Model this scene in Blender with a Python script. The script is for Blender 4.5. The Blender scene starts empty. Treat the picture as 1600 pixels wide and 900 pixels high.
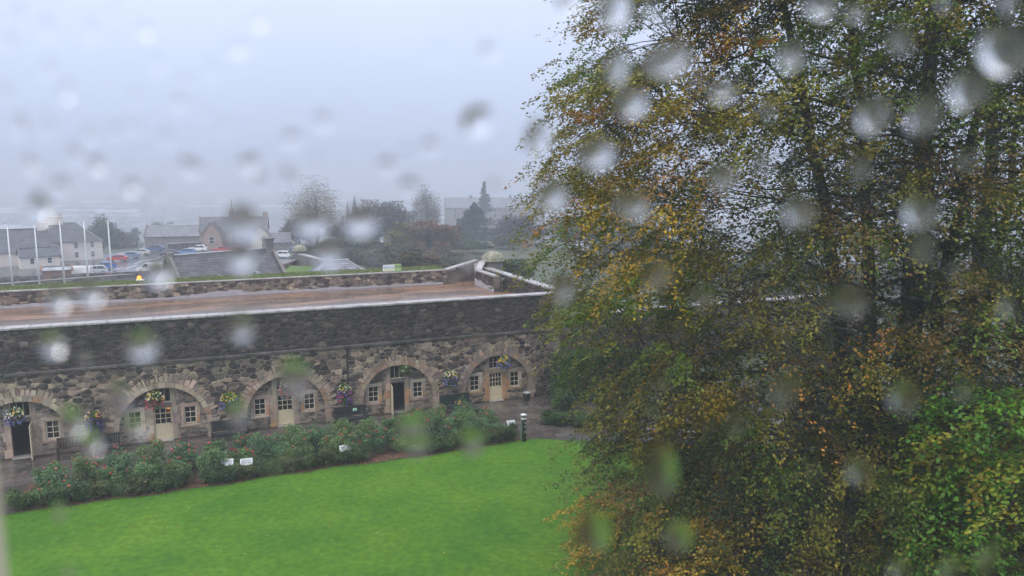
import bpy, math, random
import numpy as np
from mathutils import Vector, Matrix
rnd = random.Random(7)
rng = np.random.default_rng(7)
C = bpy.context.scene.collection
SC = bpy.context.scene
R = math.radians

# ------------------------------------------------------------------ camera
CAMZ = 15.7
cam_d = bpy.data.cameras.new('camera'); cam = bpy.data.objects.new('camera', cam_d); C.objects.link(cam)
cam.location = (0, 0, CAMZ); cam.rotation_euler = (R(90 - 8.3), 0, 0)
cam_d.sensor_width = 36; cam_d.lens = 27
cam_d.clip_start = 0.01; cam_d.clip_end = 20000
cam_d.dof.use_dof = True; cam_d.dof.focus_distance = 55; cam_d.dof.aperture_fstop = 8.5; cam_d.dof.aperture_blades = 0
SC.camera = cam

# ------------------------------------------------------------------ world, sun, exposure
W = bpy.data.worlds.new('World'); SC.world = W; W.use_nodes = True
nt = W.node_tree; nt.nodes.clear()
wo = nt.nodes.new('ShaderNodeOutputWorld'); bg = nt.nodes.new('ShaderNodeBackground')
sky = nt.nodes.new('ShaderNodeTexSky'); sky.sky_type = 'NISHITA'; sky.sun_disc = False
SUN_EL, SUN_AZ = 52, 205
sky.sun_elevation = R(SUN_EL); sky.sun_rotation = R(SUN_AZ); sky.dust_density = 4
tc = nt.nodes.new('ShaderNodeTexCoord'); sep = nt.nodes.new('ShaderNodeSeparateXYZ')
nt.links.new(tc.outputs['Generated'], sep.inputs[0])
mx = nt.nodes.new('ShaderNodeMath'); mx.operation = 'MAXIMUM'; mx.inputs[1].default_value = 0.0
nt.links.new(sep.outputs['Z'], mx.inputs[0])
ma = nt.nodes.new('ShaderNodeMath'); ma.operation = 'MULTIPLY_ADD'      # CIE overcast: L = Lz (1 + 2 sin e) / 3
ma.inputs[1].default_value = 1.6; ma.inputs[2].default_value = 1.0
nt.links.new(mx.outputs[0], ma.inputs[0])
nz = nt.nodes.new('ShaderNodeTexNoise'); nz.inputs['Scale'].default_value = 2.2; nz.inputs['Detail'].default_value = 4
nt.links.new(tc.outputs['Generated'], nz.inputs['Vector'])
mr = nt.nodes.new('ShaderNodeMapRange'); mr.inputs['To Min'].default_value = 0.89; mr.inputs['To Max'].default_value = 1.11
nt.links.new(nz.outputs['Fac'], mr.inputs['Value'])
mm = nt.nodes.new('ShaderNodeMath'); mm.operation = 'MULTIPLY'
nt.links.new(ma.outputs[0], mm.inputs[0]); nt.links.new(mr.outputs[0], mm.inputs[1])
vs = nt.nodes.new('ShaderNodeVectorMath'); vs.operation = 'SCALE'
zc_ = nt.nodes.new('ShaderNodeMix'); zc_.data_type = 'RGBA'; zc_.inputs[6].default_value = (5.2, 6.0, 8.2, 1); zc_.inputs[7].default_value = (7.4, 7.4, 7.7, 1)
nt.links.new(mx.outputs[0], zc_.inputs[0]); nt.links.new(zc_.outputs[2], vs.inputs[0])
nt.links.new(mm.outputs[0], vs.inputs['Scale'])
mixw = nt.nodes.new('ShaderNodeMix'); mixw.data_type = 'RGBA'; mixw.inputs[0].default_value = 0.9
nt.links.new(sky.outputs[0], mixw.inputs[6]); nt.links.new(vs.outputs[0], mixw.inputs[7])
nt.links.new(mixw.outputs[2], bg.inputs['Color']); bg.inputs['Strength'].default_value = 0.1
nt.links.new(bg.outputs[0], wo.inputs['Surface'])

sun_d = bpy.data.lights.new('sun', 'SUN'); sun = bpy.data.objects.new('sun', sun_d); C.objects.link(sun)
sun_d.energy = 1.5; sun_d.angle = R(40); sun_d.color = (1.0, 0.93, 0.82)
az = R(SUN_AZ)
sun.rotation_euler = (Vector((math.sin(az) * math.cos(R(SUN_EL)), math.cos(az) * math.cos(R(SUN_EL)), math.sin(R(SUN_EL))))).to_track_quat('Z', 'Y').to_euler()
SC.view_settings.view_transform = 'Standard'; SC.view_settings.look = 'None'
SC.view_settings.exposure = 0.22; SC.view_settings.gamma = 1.0
SC.render.engine = 'CYCLES'
SC.cycles.use_denoising = True
SC.cycles.volume_bounces = 2; SC.cycles.max_bounces = 14; SC.cycles.transmission_bounces = 14; SC.cycles.diffuse_bounces = 3; SC.cycles.transparent_max_bounces = 16
SC.cycles.caustics_reflective = False; SC.cycles.caustics_refractive = False
SC.cycles.sample_clamp_indirect = 6

# ------------------------------------------------------------------ frames of reference
P_ = R(8.3)
def at(px, py, t):
    """world point seen at photograph pixel px,py at depth t along the optical axis"""
    X = (px - 800) / 1200; v = (py - 450) / 1200
    return Vector((X * t, t * (math.cos(P_) - v * math.sin(P_)), CAMZ - t * (math.sin(P_) + v * math.cos(P_))))
def atz(px, py, z):
    v = (py - 450) / 1200
    return at(px, py, (CAMZ - z) / (math.sin(P_) + v * math.cos(P_)))
WA = R(22.8); WO = Vector((-1.0, 52.3, 0))
WM = Matrix.Translation(WO) @ Matrix.Rotation(WA, 4, 'Z')      # wall frame: x along the wall, y into the building
def wp(u, y, z): return WM @ Vector((u, y, z))

# ------------------------------------------------------------------ helpers
def tag(o, label=None, cat=None, group=None, kind=None):
    if label: o['label'] = label
    if cat: o['category'] = cat
    if group: o['group'] = group
    if kind: o['kind'] = kind
    return o
def empty(name, loc=(0, 0, 0), rz=0.0, parent=None):
    o = bpy.data.objects.new(name, None); C.objects.link(o); o.location = loc; o.rotation_euler = (0, 0, rz)
    o.empty_display_size = 0.2
    if parent: o.parent = parent
    return o
def kids(o): return [c for c in bpy.data.objects if c.parent is o]
def copy_tree(o, parent=None):
    c = o.copy(); C.objects.link(c)
    if parent: c.parent = parent
    for ch in list(o.children): copy_tree(ch, c)
    return c

class MB:
    def __init__(s): s.v = []; s.f = []; s.m = []; s.t = []
    def add(s, vs, fs, m=0, tint=(1, 1, 1)):
        b = len(s.v); s.v.extend([tuple(q) for q in vs]); s.t.extend([tint] * len(vs))
        for f in fs: s.f.append(tuple(b + i for i in f)); s.m.append(m)
        return s
    def box(s, x0, x1, y0, y1, z0, z1, m=0, tint=(1, 1, 1)):
        return s.add([(x0, y0, z0), (x1, y0, z0), (x1, y1, z0), (x0, y1, z0), (x0, y0, z1), (x1, y0, z1), (x1, y1, z1), (x0, y1, z1)],
              [(3, 2, 1, 0), (4, 5, 6, 7), (0, 1, 5, 4), (1, 2, 6, 5), (2, 3, 7, 6), (3, 0, 4, 7)], m, tint)
    def cbox(s, x0, x1, y0, y1, z0, z1, c=0.02, m=0, tint=(1, 1, 1), jit=0.0):
        """box with all edges chamfered"""
        vs = []; idx = {}
        for sx in (0, 1):
            for sy in (0, 1):
                for sz in (0, 1):
                    jx, jy, jz = (rnd.uniform(-jit, jit) for _ in range(3))
                    bx, by, bz = (x1 if sx else x0) + jx, (y1 if sy else y0) + jy, (z1 if sz else z0) + jz
                    dx, dy, dz = (-c if sx else c), (-c if sy else c), (-c if sz else c)
                    idx[sx, sy, sz, 0] = len(vs); vs.append((bx, by + dy, bz + dz))
                    idx[sx, sy, sz, 1] = len(vs); vs.append((bx + dx, by, bz + dz))
                    idx[sx, sy, sz, 2] = len(vs); vs.append((bx + dx, by + dy, bz))
        I = idx; fs = []
        for k in (0, 1):
            a = [I[k, 0, 0, 0], I[k, 1, 0, 0], I[k, 1, 1, 0], I[k, 0, 1, 0]]; fs.append(a if k else a[::-1])
            a = [I[0, k, 0, 1], I[0, k, 1, 1], I[1, k, 1, 1], I[1, k, 0, 1]]; fs.append(a if k else a[::-1])
            a = [I[0, 0, k, 2], I[1, 0, k, 2], I[1, 1, k, 2], I[0, 1, k, 2]]; fs.append(a if k else a[::-1])
        for p in (0, 1):
            for q in (0, 1):
                fs.append((I[0, p, q, 1], I[1, p, q, 1], I[1, p, q, 2], I[0, p, q, 2]))
                fs.append((I[p, 0, q, 0], I[p, 1, q, 0], I[p, 1, q, 2], I[p, 0, q, 2]))
                fs.append((I[p, q, 0, 0], I[p, q, 1, 0], I[p, q, 1, 1], I[p, q, 0, 1]))
                for r in (0, 1): fs.append((I[p, q, r, 0], I[p, q, r, 1], I[p, q, r, 2]))
        return s.add(vs, fs, m, tint)
    def tube(s, pts, rad, n=6, m=0, tint=(1, 1, 1), caps=True):
        pts = [Vector(p) for p in pts]; k = len(pts)
        if not hasattr(rad, '__len__'): rad = [rad] * k
        vs = []; fs = []
        for i, p in enumerate(pts):
            d = (pts[min(i + 1, k - 1)] - pts[max(i - 1, 0)])
            if d.length < 1e-9: d = Vector((0, 0, 1))
            d.normalize()
            a = d.cross(Vector((0.13, 0.95, 0.21)) if abs(d.y) < 0.8 else Vector((1, 0, 0.1))).normalized(); b = d.cross(a)
            for j in range(n):
                th = 2 * math.pi * j / n
                vs.append(p + (a * math.cos(th) + b * math.sin(th)) * rad[i])
        for i in range(k - 1):
            for j in range(n):
                fs.append((i * n + j, i * n + (j + 1) % n, (i + 1) * n + (j + 1) % n, (i + 1) * n + j))
        if caps: fs.append(tuple(range(n))[::-1]); fs.append(tuple((k - 1) * n + j for j in range(n)))
        return s.add(vs, fs, m, tint)
    def lathe(s, prof, n=16, c=(0, 0, 0), m=0, tint=(1, 1, 1)):
        vs = []; fs = []
        for r, z in prof:
            for j in range(n):
                th = 2 * math.pi * j / n; vs.append((c[0] + r * math.cos(th), c[1] + r * math.sin(th), c[2] + z))
        for i in range(len(prof) - 1):
            for j in range(n): fs.append((i * n + j, i * n + (j + 1) % n, (i + 1) * n + (j + 1) % n, (i + 1) * n + j))
        fs.append(tuple(range(n))[::-1]); fs.append(tuple((len(prof) - 1) * n + j for j in range(n)))
        return s.add(vs, fs, m, tint)
    def mesh(s, name, mats, smooth=False):
        me = bpy.data.meshes.new(name); me.from_pydata(s.v, [], s.f)
        for mt in (mats if isinstance(mats, (list, tuple)) else [mats]): me.materials.append(mt)
        me.polygons.foreach_set('material_index', s.m)
        at_ = me.attributes.new('tint', 'FLOAT_COLOR', 'POINT')
        at_.data.foreach_set('color', np.concatenate([np.array(s.t, dtype=np.float32).reshape(-1, 3), np.ones((len(s.t), 1), np.float32)], 1).ravel())
        if smooth: me.polygons.foreach_set('use_smooth', [True] * len(me.polygons))
        me.update(); return me
    def build(s, name, mats, parent=None, smooth=False, loc=None, rz=None):
        o = bpy.data.objects.new(name, s.mesh(name, mats, smooth)); C.objects.link(o)
        if parent: o.parent = parent
        if loc is not None: o.location = loc
        if rz is not None: o.rotation_euler = (0, 0, rz)
        return o

def leaf_obj(name, P, size, tint, mt, parent=None, up=0.6, droop=0.0, aspect=0.62, axis=None, tri=False):
    """many small folded leaves, one quad each, as one mesh"""
    P = np.asarray(P, np.float32); n = len(P)
    size = np.broadcast_to(np.asarray(size, np.float32), (n,))[:, None]
    N = rng.normal(size=(n, 3)); N[:, 2] = np.abs(N[:, 2]) + up * 1.5; N /= np.linalg.norm(N, axis=1, keepdims=True)
    D = rng.normal(size=(n, 3)) if axis is None else axis + rng.normal(size=(n, 3)) * 0.35
    D[:, 2] -= droop; D -= (D * N).sum(1, keepdims=True) * N; D /= np.linalg.norm(D, axis=1, keepdims=True) + 1e-9
    S = np.cross(N, D); h = size * 0.5
    sgn = rng.uniform(-0.25, 0.1, (n, 1))
    v = np.empty((n, 4, 3), np.float32)
    v[:, 0] = P - D * h; v[:, 1] = P + S * h * aspect + N * h * sgn; v[:, 2] = P + D * h - N * h * 0.2; v[:, 3] = P - S * h * aspect + N * h * sgn
    K = 4
    if tri: v = np.stack([v[:, 1], v[:, 2], v[:, 3]], 1); v[:, 0] -= D * h * .7; v[:, 2] -= D * h * .7; K = 3
    me = bpy.data.meshes.new(name)
    me.vertices.add(n * K); me.vertices.foreach_set('co', v.ravel())
    me.loops.add(n * K); me.loops.foreach_set('vertex_index', np.arange(n * K, dtype=np.int32))
    me.polygons.add(n); me.polygons.foreach_set('loop_start', np.arange(0, n * K, K, dtype=np.int32))
    me.materials.append(mt)
    t = np.ones((n, K, 4), np.float32); t[:, :, :3] = np.asarray(tint, np.float32).reshape(-1, 1, 3)
    a = me.attributes.new('tint', 'FLOAT_COLOR', 'POINT'); a.data.foreach_set('color', t.ravel())
    me.update(calc_edges=True)
    o = bpy.data.objects.new(name, me); C.objects.link(o)
    if parent: o.parent = parent
    return o

# ------------------------------------------------------------------ materials
def mat(name, col=(.5, .5, .5), rough=.6, tint=False, var=0.0, vscale=4.0, col2=None, c2scale=1.0, c2lo=.45, c2hi=.6, bump=0.0, bscale=20.0, metal=0.0, spec=.5,
        trans=0.0, rough2=None, stretch=None, coat=0.0):
    m = bpy.data.materials.new(name); m.use_nodes = True; n = m.node_tree; b = n.nodes['Principled BSDF']; L = n.links.new
    b.inputs['Roughness'].default_value = rough; b.inputs['Metallic'].default_value = metal; b.inputs['Specular IOR Level'].default_value = spec
    b.inputs['Coat Weight'].default_value = coat; b.inputs['Coat Roughness'].default_value = 0.08
    tc = n.nodes.new('ShaderNodeTexCoord'); vec = tc.outputs['Object']
    if stretch:
        mp = n.nodes.new('ShaderNodeMapping'); mp.inputs['Scale'].default_value = stretch; L(vec, mp.inputs[0]); vec = mp.outputs[0]
    rgb = n.nodes.new('ShaderNodeRGB'); rgb.outputs[0].default_value = (*col, 1); out = rgb.outputs[0]
    if tint:
        a = n.nodes.new('ShaderNodeAttribute'); a.attribute_name = 'tint'; mu = n.nodes.new('ShaderNodeMix'); mu.data_type = 'RGBA'; mu.blend_type = 'MULTIPLY'
        mu.inputs[0].default_value = 1; L(out, mu.inputs[6]); L(a.outputs['Color'], mu.inputs[7]); out = mu.outputs[2]
    if col2:
        z = n.nodes.new('ShaderNodeTexNoise'); z.inputs['Scale'].default_value = c2scale; z.inputs['Detail'].default_value = 6; z.inputs['Roughness'].default_value = .62; L(vec, z.inputs['Vector'])
        r = n.nodes.new('ShaderNodeMapRange'); r.inputs['From Min'].default_value = c2lo; r.inputs['From Max'].default_value = c2hi; L(z.outputs['Fac'], r.inputs['Value'])
        mu = n.nodes.new('ShaderNodeMix'); mu.data_type = 'RGBA'; L(r.outputs[0], mu.inputs[0]); L(out, mu.inputs[6]); mu.inputs[7].default_value = (*col2, 1); out = mu.outputs[2]
        if rough2 is not None:
            q = n.nodes.new('ShaderNodeMapRange'); q.inputs['To Min'].default_value = rough; q.inputs['To Max'].default_value = rough2; L(r.outputs[0], q.inputs['Value']); L(q.outputs[0], b.inputs['Roughness'])
    if var:
        z = n.nodes.new('ShaderNodeTexNoise'); z.inputs['Scale'].default_value = vscale; z.inputs['Detail'].default_value = 5; L(vec, z.inputs['Vector'])
        r = n.nodes.new('ShaderNodeMapRange'); r.inputs['From Min'].default_value = .25; r.inputs['From Max'].default_value = .75; r.inputs['To Min'].default_value = 1 - var; r.inputs['To Max'].default_value = 1 + var; L(z.outputs['Fac'], r.inputs['Value'])
        s = n.nodes.new('ShaderNodeVectorMath'); s.operation = 'SCALE'; L(out, s.inputs[0]); L(r.outputs[0], s.inputs['Scale']); out = s.outputs[0]
    L(out, b.inputs['Base Color'])
    if bump:
        z = n.nodes.new('ShaderNodeTexNoise'); z.inputs['Scale'].default_value = bscale; z.inputs['Detail'].default_value = 6; L(vec, z.inputs['Vector'])
        bp = n.nodes.new('ShaderNodeBump'); bp.inputs['Strength'].default_value = bump; bp.inputs['Distance'].default_value = .05; L(z.outputs['Fac'], bp.inputs['Height']); L(bp.outputs[0], b.inputs['Normal'])
    if trans:
        tr = n.nodes.new('ShaderNodeBsdfTranslucent'); L(out, tr.inputs['Color']); mxs = n.nodes.new('ShaderNodeMixShader'); mxs.inputs[0].default_value = trans
        L(b.outputs[0], mxs.inputs[1]); L(tr.outputs[0], mxs.inputs[2]); L(mxs.outputs[0], n.nodes['Material Output'].inputs['Surface'])
    return m
def emit(name, col, s):
    m = bpy.data.materials.new(name); m.use_nodes = True; b = m.node_tree.nodes['Principled BSDF']
    b.inputs['Base Color'].default_value = (*col, 1); b.inputs['Emission Color'].default_value = (*col, 1); b.inputs['Emission Strength'].default_value = s
    return m
HAZE = 0.0015
M = {}
M['stone'] = mat('stone', (1, 1, 1), .45, tint=True, var=.40, vscale=7, col2=(.030, .026, .023), c2scale=.9, c2lo=.52, c2hi=.80, bump=.6, bscale=14, stretch=(1, 1, .4))
M['mortar'] = mat('mortar', (.42, .35, .29), .7, var=.35, vscale=12, col2=(.17, .13, .11), c2scale=.45, c2lo=.45, c2hi=.66, bump=.5, bscale=25)
M['mortar_dark'] = mat('mortar_dark', (.20, .16, .145), .6, var=.35, vscale=12, col2=(.055, .044, .042), c2scale=.5, c2lo=.42, c2hi=.62, bump=.5, bscale=25)
M['sandstone'] = mat('sandstone', (.9, .9, .9), .6, tint=True, var=.30, vscale=6, col2=(.17, .14, .12), c2scale=1.5, c2lo=.46, c2hi=.74, bump=.4, bscale=18)
M['coping'] = mat('coping', (.36, .34, .34), .30, var=.2, vscale=4, col2=(.24, .22, .22), c2scale=1.2, bump=.15, bscale=12)
M['course'] = mat('course', (.10, .085, .08), .5, var=.4, vscale=3, col2=(.04, .04, .035), c2scale=1.5, bump=.6, bscale=10)
M['terrace'] = mat('terrace', (.125, .092, .072), .17, var=.30, vscale=1.4, col2=(.23, .115, .06), c2scale=.42, c2lo=.46, c2hi=.66, bump=.05, bscale=2.2, stretch=(.35, 1.3, 1), rough2=.38)
M['flash'] = mat('flashing', (.40, .38, .42), .35, var=.15, vscale=3)
M['paint'] = mat('cream_paint', (.62, .54, .38), .35, var=.08, vscale=5, bump=.05, bscale=8)
M['paintw'] = mat('pale_paint', (.70, .63, .50), .35, var=.08, vscale=5)
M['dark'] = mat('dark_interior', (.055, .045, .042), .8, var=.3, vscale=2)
M['iron'] = mat('black_iron', (.02, .02, .022), .4, spec=.5)
M['bench'] = mat('bench_wood', (.022, .024, .026), .4, var=.3, vscale=12, stretch=(1, 6, 6))
M['benchg'] = mat('bench_green', (.016, .03, .026), .4, var=.3, vscale=12)
M['benchb'] = mat('bench_brown', (.04, .026, .022), .45, var=.3, vscale=12)
M['leaf'] = mat('leaf', (1, 1, 1), .42, tint=True, trans=.3, spec=.25)
M['needle'] = mat('far_leaf', (1, 1, 1), .6, tint=True, trans=.2, spec=.2)
M['bark'] = mat('bark', (.030, .027, .024), .55, var=.4, vscale=6, col2=(.05, .06, .03), c2scale=2.5, c2lo=.55, c2hi=.7, bump=.6, bscale=10, stretch=(1, 1, .3))
M['petal'] = mat('petal', (1, 1, 1), .5, tint=True, trans=.3)
M['lawn'] = mat('lawn', (.050, .152, .006), .75, var=.28, vscale=3.2, col2=(.092, .200, .009), c2scale=.26, c2lo=.36, c2hi=.66, bump=1.0, bscale=38, spec=.2)
M['grass'] = mat('grass_blade', (1, 1, 1), .6, tint=True, trans=.25, spec=.3)
M['soil'] = mat('soil', (.055, .036, .027), .8, var=.5, vscale=9, col2=(.10, .055, .032), c2scale=2.5, bump=.9, bscale=16)
M['flag'] = mat('flagstone', (1, 1, 1), .24, tint=True, var=.3, vscale=3, col2=(.05, .042, .04), c2scale=.8, c2lo=.45, c2hi=.65, bump=.2, bscale=8, rough2=.1)
M['joint'] = mat('path_base', (.05, .042, .036), .4, var=.3, vscale=6, bump=.4, bscale=12)
M['wetpath'] = mat('wet_path', (.10, .09, .085), .12, var=.3, vscale=2, col2=(.07, .06, .055), c2scale=.7, bump=.06, bscale=5)
M['tarmac'] = mat('tarmac', (.055, .057, .062), .22, var=.2, vscale=.4, col2=(.08, .082, .09), c2scale=.08, bump=.02, bscale=4)
M['slate_trim'] = mat('slate_trim', (.07, .072, .085), .35, var=.2)
M['line'] = mat('road_paint', (.7, .7, .7), .5)
M['slate'] = mat('slate', (1, 1, 1), .3, tint=True, var=.25, vscale=3, bump=.2, bscale=9)
M['lead'] = mat('lead_flashing', (.30, .31, .34), .35, var=.15, vscale=3)
M['render'] = mat('white_harling', (.62, .56, .52), .8, var=.08, vscale=1.5, bump=.2, bscale=30)
M['cream'] = mat('cream_harling', (.58, .52, .42), .8, var=.08, vscale=1.5)
M['pinkstone'] = mat('pink_sandstone', (.30, .22, .19), .75, var=.25, vscale=1.2, bump=.2, bscale=8)
M['greystone'] = mat('grey_stone', (.17, .155, .15), .7, var=.3, vscale=1.0, bump=.4, bscale=6)
M['domestone'] = mat('lichen_stone', (.27, .255, .20), .65, var=.3, vscale=5, col2=(.16, .17, .10), c2scale=3, bump=.3, bscale=12)
M['timber'] = mat('shed_timber', (.20, .115, .075), .6, var=.3, vscale=3, stretch=(6, 6, .6))
M['winglass'] = mat('dark_glass', (.012, .013, .015), .06, spec=.6)
M['white'] = mat('white_metal', (.72, .73, .75), .35)
M['rubber'] = mat('rubber', (.015, .015, .016), .6)
M['chrome'] = mat('wheel_metal', (.4, .4, .42), .35, metal=.8)
M['red_lens'] = mat('red_lens', (.4, .01, .01), .2)
M['lens'] = mat('clear_lens', (.7, .7, .7), .15)
M['hill'] = mat('countryside', (.035, .050, .026), .9, var=.35, vscale=.006, col2=(.065, .075, .036), c2scale=.004, c2lo=.42, c2hi=.58, stretch=(1, 2.2, 1))
M['roofs'] = mat('pale_roof', (.62, .64, .68), .5)
M['bluepaint'] = mat('blue_paint', (.02, .20, .52), .4)
M['sign_white'] = mat('sign_white', (.72, .76, .80), .3)
M['sign_green'] = mat('sign_green', (.36, .52, .22), .3)
M['sign_mint'] = mat('sign_mint', (.30, .72, .42), .4)
M['post_green'] = mat('post_green', (.09, .16, .10), .3, var=.1)
M['post_black'] = mat('post_black', (.02, .02, .02), .3)
M['steel'] = mat('brushed_steel', (.6, .61, .62), .3, metal=.6)
M['ink'] = mat('ink', (.04, .05, .08), .5)
M['amber'] = emit('amber_glow', (1.0, .26, .012), 2.4)
M['warm'] = emit('warm_lamp', (1.0, .34, .06), 5)
M['frame_oak'] = mat('window_frame', (.62, .56, .43), .5, var=.1, vscale=20)
wg = bpy.data.materials.new('rain_water'); wg.use_nodes = True
_n = wg.node_tree; _g = _n.nodes.new('ShaderNodeBsdfGlass'); _g.inputs['IOR'].default_value = 1.333; _g.inputs['Roughness'].default_value = 0.0
_n.links.new(_g.outputs[0], _n.nodes['Material Output'].inputs['Surface']); M['water'] = wg
wc = bpy.data.materials.new('clear_pane'); wc.use_nodes = True
_n = wc.node_tree; _g = _n.nodes.new('ShaderNodeBsdfTransparent'); _g.inputs['Color'].default_value = (.985, .99, .99, 1)
_n.links.new(_g.outputs[0], _n.nodes['Material Output'].inputs['Surface']); M['pane'] = wc

# ------------------------------------------------------------------ ground
def smooth(a, b, x): t = np.clip((x - a) / (b - a), 0, 1); return t * t * (3 - 2 * t)
def wall_y(X, Y): return -(X + 1.0) * math.sin(WA) + (Y - 52.3) * math.cos(WA)
def ground_h(X, Y):
    yl = wall_y(X, Y); r = np.hypot(X, Y)
    h = -0.05 - 3.1 * smooth(6, 22, yl)
    h = h - 9 * smooth(-15, 60, X - 10) * smooth(20, 90, yl)
    h = h - 38 * smooth(215, 430, r)
    return h
gx = np.concatenate([-np.geomspace(4200, 120, 26), np.linspace(-115, 115, 58), np.geomspace(120, 4200, 26)])
gy = np.concatenate([[-300, -120, -60, -30, -10], np.linspace(0, 260, 66), np.geomspace(268, 4600, 40)])
GX, GY = np.meshgrid(gx, gy); GZ = ground_h(GX, GY)
nx_, ny_ = len(gx), len(gy)
mb = MB(); mb.v = list(zip(GX.ravel().tolist(), GY.ravel().tolist(), GZ.ravel().tolist())); mb.t = [(1, 1, 1)] * len(mb.v)
for j in range(ny_ - 1):
    for i in range(nx_ - 1):
        a = j * nx_ + i; mb.f.append((a, a + 1, a + nx_ + 1, a + nx_)); mb.m.append(0)
tag(mb.build('ground', M['hill'], smooth=True), kind='structure')

def sheet(name, pts, z, mt, th=0.03):
    m = MB(); n = len(pts)
    m.add([(p[0], p[1], z) for p in pts] + [(p[0], p[1], z - th) for p in pts], [tuple(range(n))] + [(i, i + n, (i + 1) % n + n, (i + 1) % n) for i in range(n)])
    return tag(m.build(name, mt), kind='structure')
def wpoly(l): return [wp(u, y, 0) for u, y in l]
court = sheet('courtyard', wpoly([(-48, -14), (32, -34), (40, -6), (5, -.2), (5, .5), (-48, .5)]), -0.012, M['joint'])
# lawn: a finely divided sheet with a slightly uneven surface and a soft curved edge
def lawn_edge(u): return -8.15 - 0.10 * math.sin(u * .55) - .10 * math.sin(u * 1.7 + 1) - (max(0, u + .5) * .62 if u < 9 else 5.9)
mb = MB(); us = np.linspace(-46, 20, 133); vsn = 60
for u in us:
    e = lawn_edge(u)
    for k in range(vsn):
        y = e - (k / (vsn - 1)) * 44
        q = wp(u, y, 0); z = .028 + .03 * math.sin(u * .35 + y * .2) * math.sin(y * .31) * min(1, k / 6) + (0.02 if k else -.02)
        mb.v.append((q.x, q.y, z)); mb.t.append((1, 1, 1))
for i in range(len(us) - 1):
    for k in range(vsn - 1):
        a = i * vsn + k; mb.f.append((a, a + 1, a + vsn + 1, a + vsn)); mb.m.append(0)
tag(mb.build('lawn', M['lawn'], smooth=True), kind='structure')
# grass blades along the edge and in sparse tufts over the lawn (too many to count)
n = 42000
uu = rng.uniform(-32, 8, n); ee = np.array([lawn_edge(u) for u in uu]); k = rng.random(n)
yy = ee - np.where(k < .12, rng.uniform(-.05, .2, n), rng.random(n) ** 1.3 * 24)
ca, sa = math.cos(WA), math.sin(WA)
Pg = np.stack([WO.x + uu * ca - yy * sa, WO.y + uu * sa + yy * ca, np.full(n, .055)], 1)
tg = np.array([(.06, .18, .012)]) * rng.uniform(.6, 1.35, (n, 1)) * np.array([[1, 1, 1]]); tg[:, 0] *= rng.uniform(.8, 1.7, n)
tag(leaf_obj('grass', Pg, rng.uniform(.04, .09, n), tg, M['grass'], up=0, droop=-1.5, aspect=.25, tri=True), kind='stuff')
n = 260
uu = rng.uniform(-28, 4, n); yy = np.array([lawn_edge(u) for u in uu]) - rng.random(n) ** 2 * 16 + .1
Pf = np.stack([WO.x + uu * ca - yy * sa, WO.y + uu * sa + yy * ca, np.full(n, .075)], 1)
tag(leaf_obj('fallen_leaves', Pf, .09, np.array([(.45, .25, .04), (.35, .12, .03), (.5, .42, .1)])[rng.integers(0, 3, n)], M['leaf'], up=2), 'scattered yellow and brown leaves fallen on the green lawn', kind='stuff')
# planting bed
bed = []
for u in np.linspace(-27.7, -1.7, 40): bed.append((u, lawn_edge(u) + .12))
for u in np.linspace(-1.7, -27.7, 30): bed.append((u, -4.1 + .15 * math.sin(u * 1.3)))
sheet('flower_bed', wpoly(bed), .012, M['soil'])
n = 2600
uu = rng.uniform(-27.5, -1.9, n); yy = np.array([lawn_edge(u) for u in uu]) + .15 + np.abs(rng.normal(0, .8, n))
Pf = np.stack([WO.x + uu * ca - yy * sa, WO.y + uu * sa + yy * ca, np.full(n, .03)], 1)
tag(leaf_obj('leaf_litter', Pf, .1, np.array([(.30, .10, .05), (.22, .07, .04), (.4, .2, .08)])[rng.integers(0, 3, n)], M['leaf'], up=1.5), 'reddish brown fallen leaves and petals littering the bare bed soil', kind='stuff')
# flagstones of the path in front of the arches: pieces of the courtyard
def flag(u0, u1, y0, y1):
    m = MB(); g = rnd.uniform(.07, .13); t = (g * rnd.uniform(.95, 1.1), g * .86, g * rnd.uniform(.74, .84))
    m.cbox(u0 + .012, u1 - .012, y0 + .012, y1 - .012, -.03, rnd.uniform(.006, .014), .008, 0, t, .004)
    o = m.build('flagstone', M['flag'], court); o.matrix_world = WM; return o
nf = 0
yrow = -.12
while yrow > -4.0:
    d = rnd.uniform(.7, .95); u = -31 + rnd.uniform(0, .6)
    while u < 4.6:
        w = rnd.uniform(.85, 1.5); flag(u, min(u + w, 4.7), yrow - d, yrow); u += w; nf += 1
    yrow -= d
while yrow > -8.2:
    d = rnd.uniform(.7, .95); u = -1.55 + rnd.uniform(0, .1)
    while u < 3.2:
        w = rnd.uniform(.85, 1.5); flag(u, u + w, yrow - d, yrow); u += w; nf += 1
    yrow -= d
# wet path running round beneath the trees
pp = [(3.2, -9), (9, -15), (16, -19.5), (24, -22), (24, -27), (14, -24.6), (6, -19)]
sheet('wet_path', [tuple(wp(u, y, 0))[:2] for u, y in [(4, -1), (9, -5), (18, -13), (34, -20), (34, -26), (17, -18), (8, -10.5), (3.2, -7.5)]], .052, M['wetpath'], .06)

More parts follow.
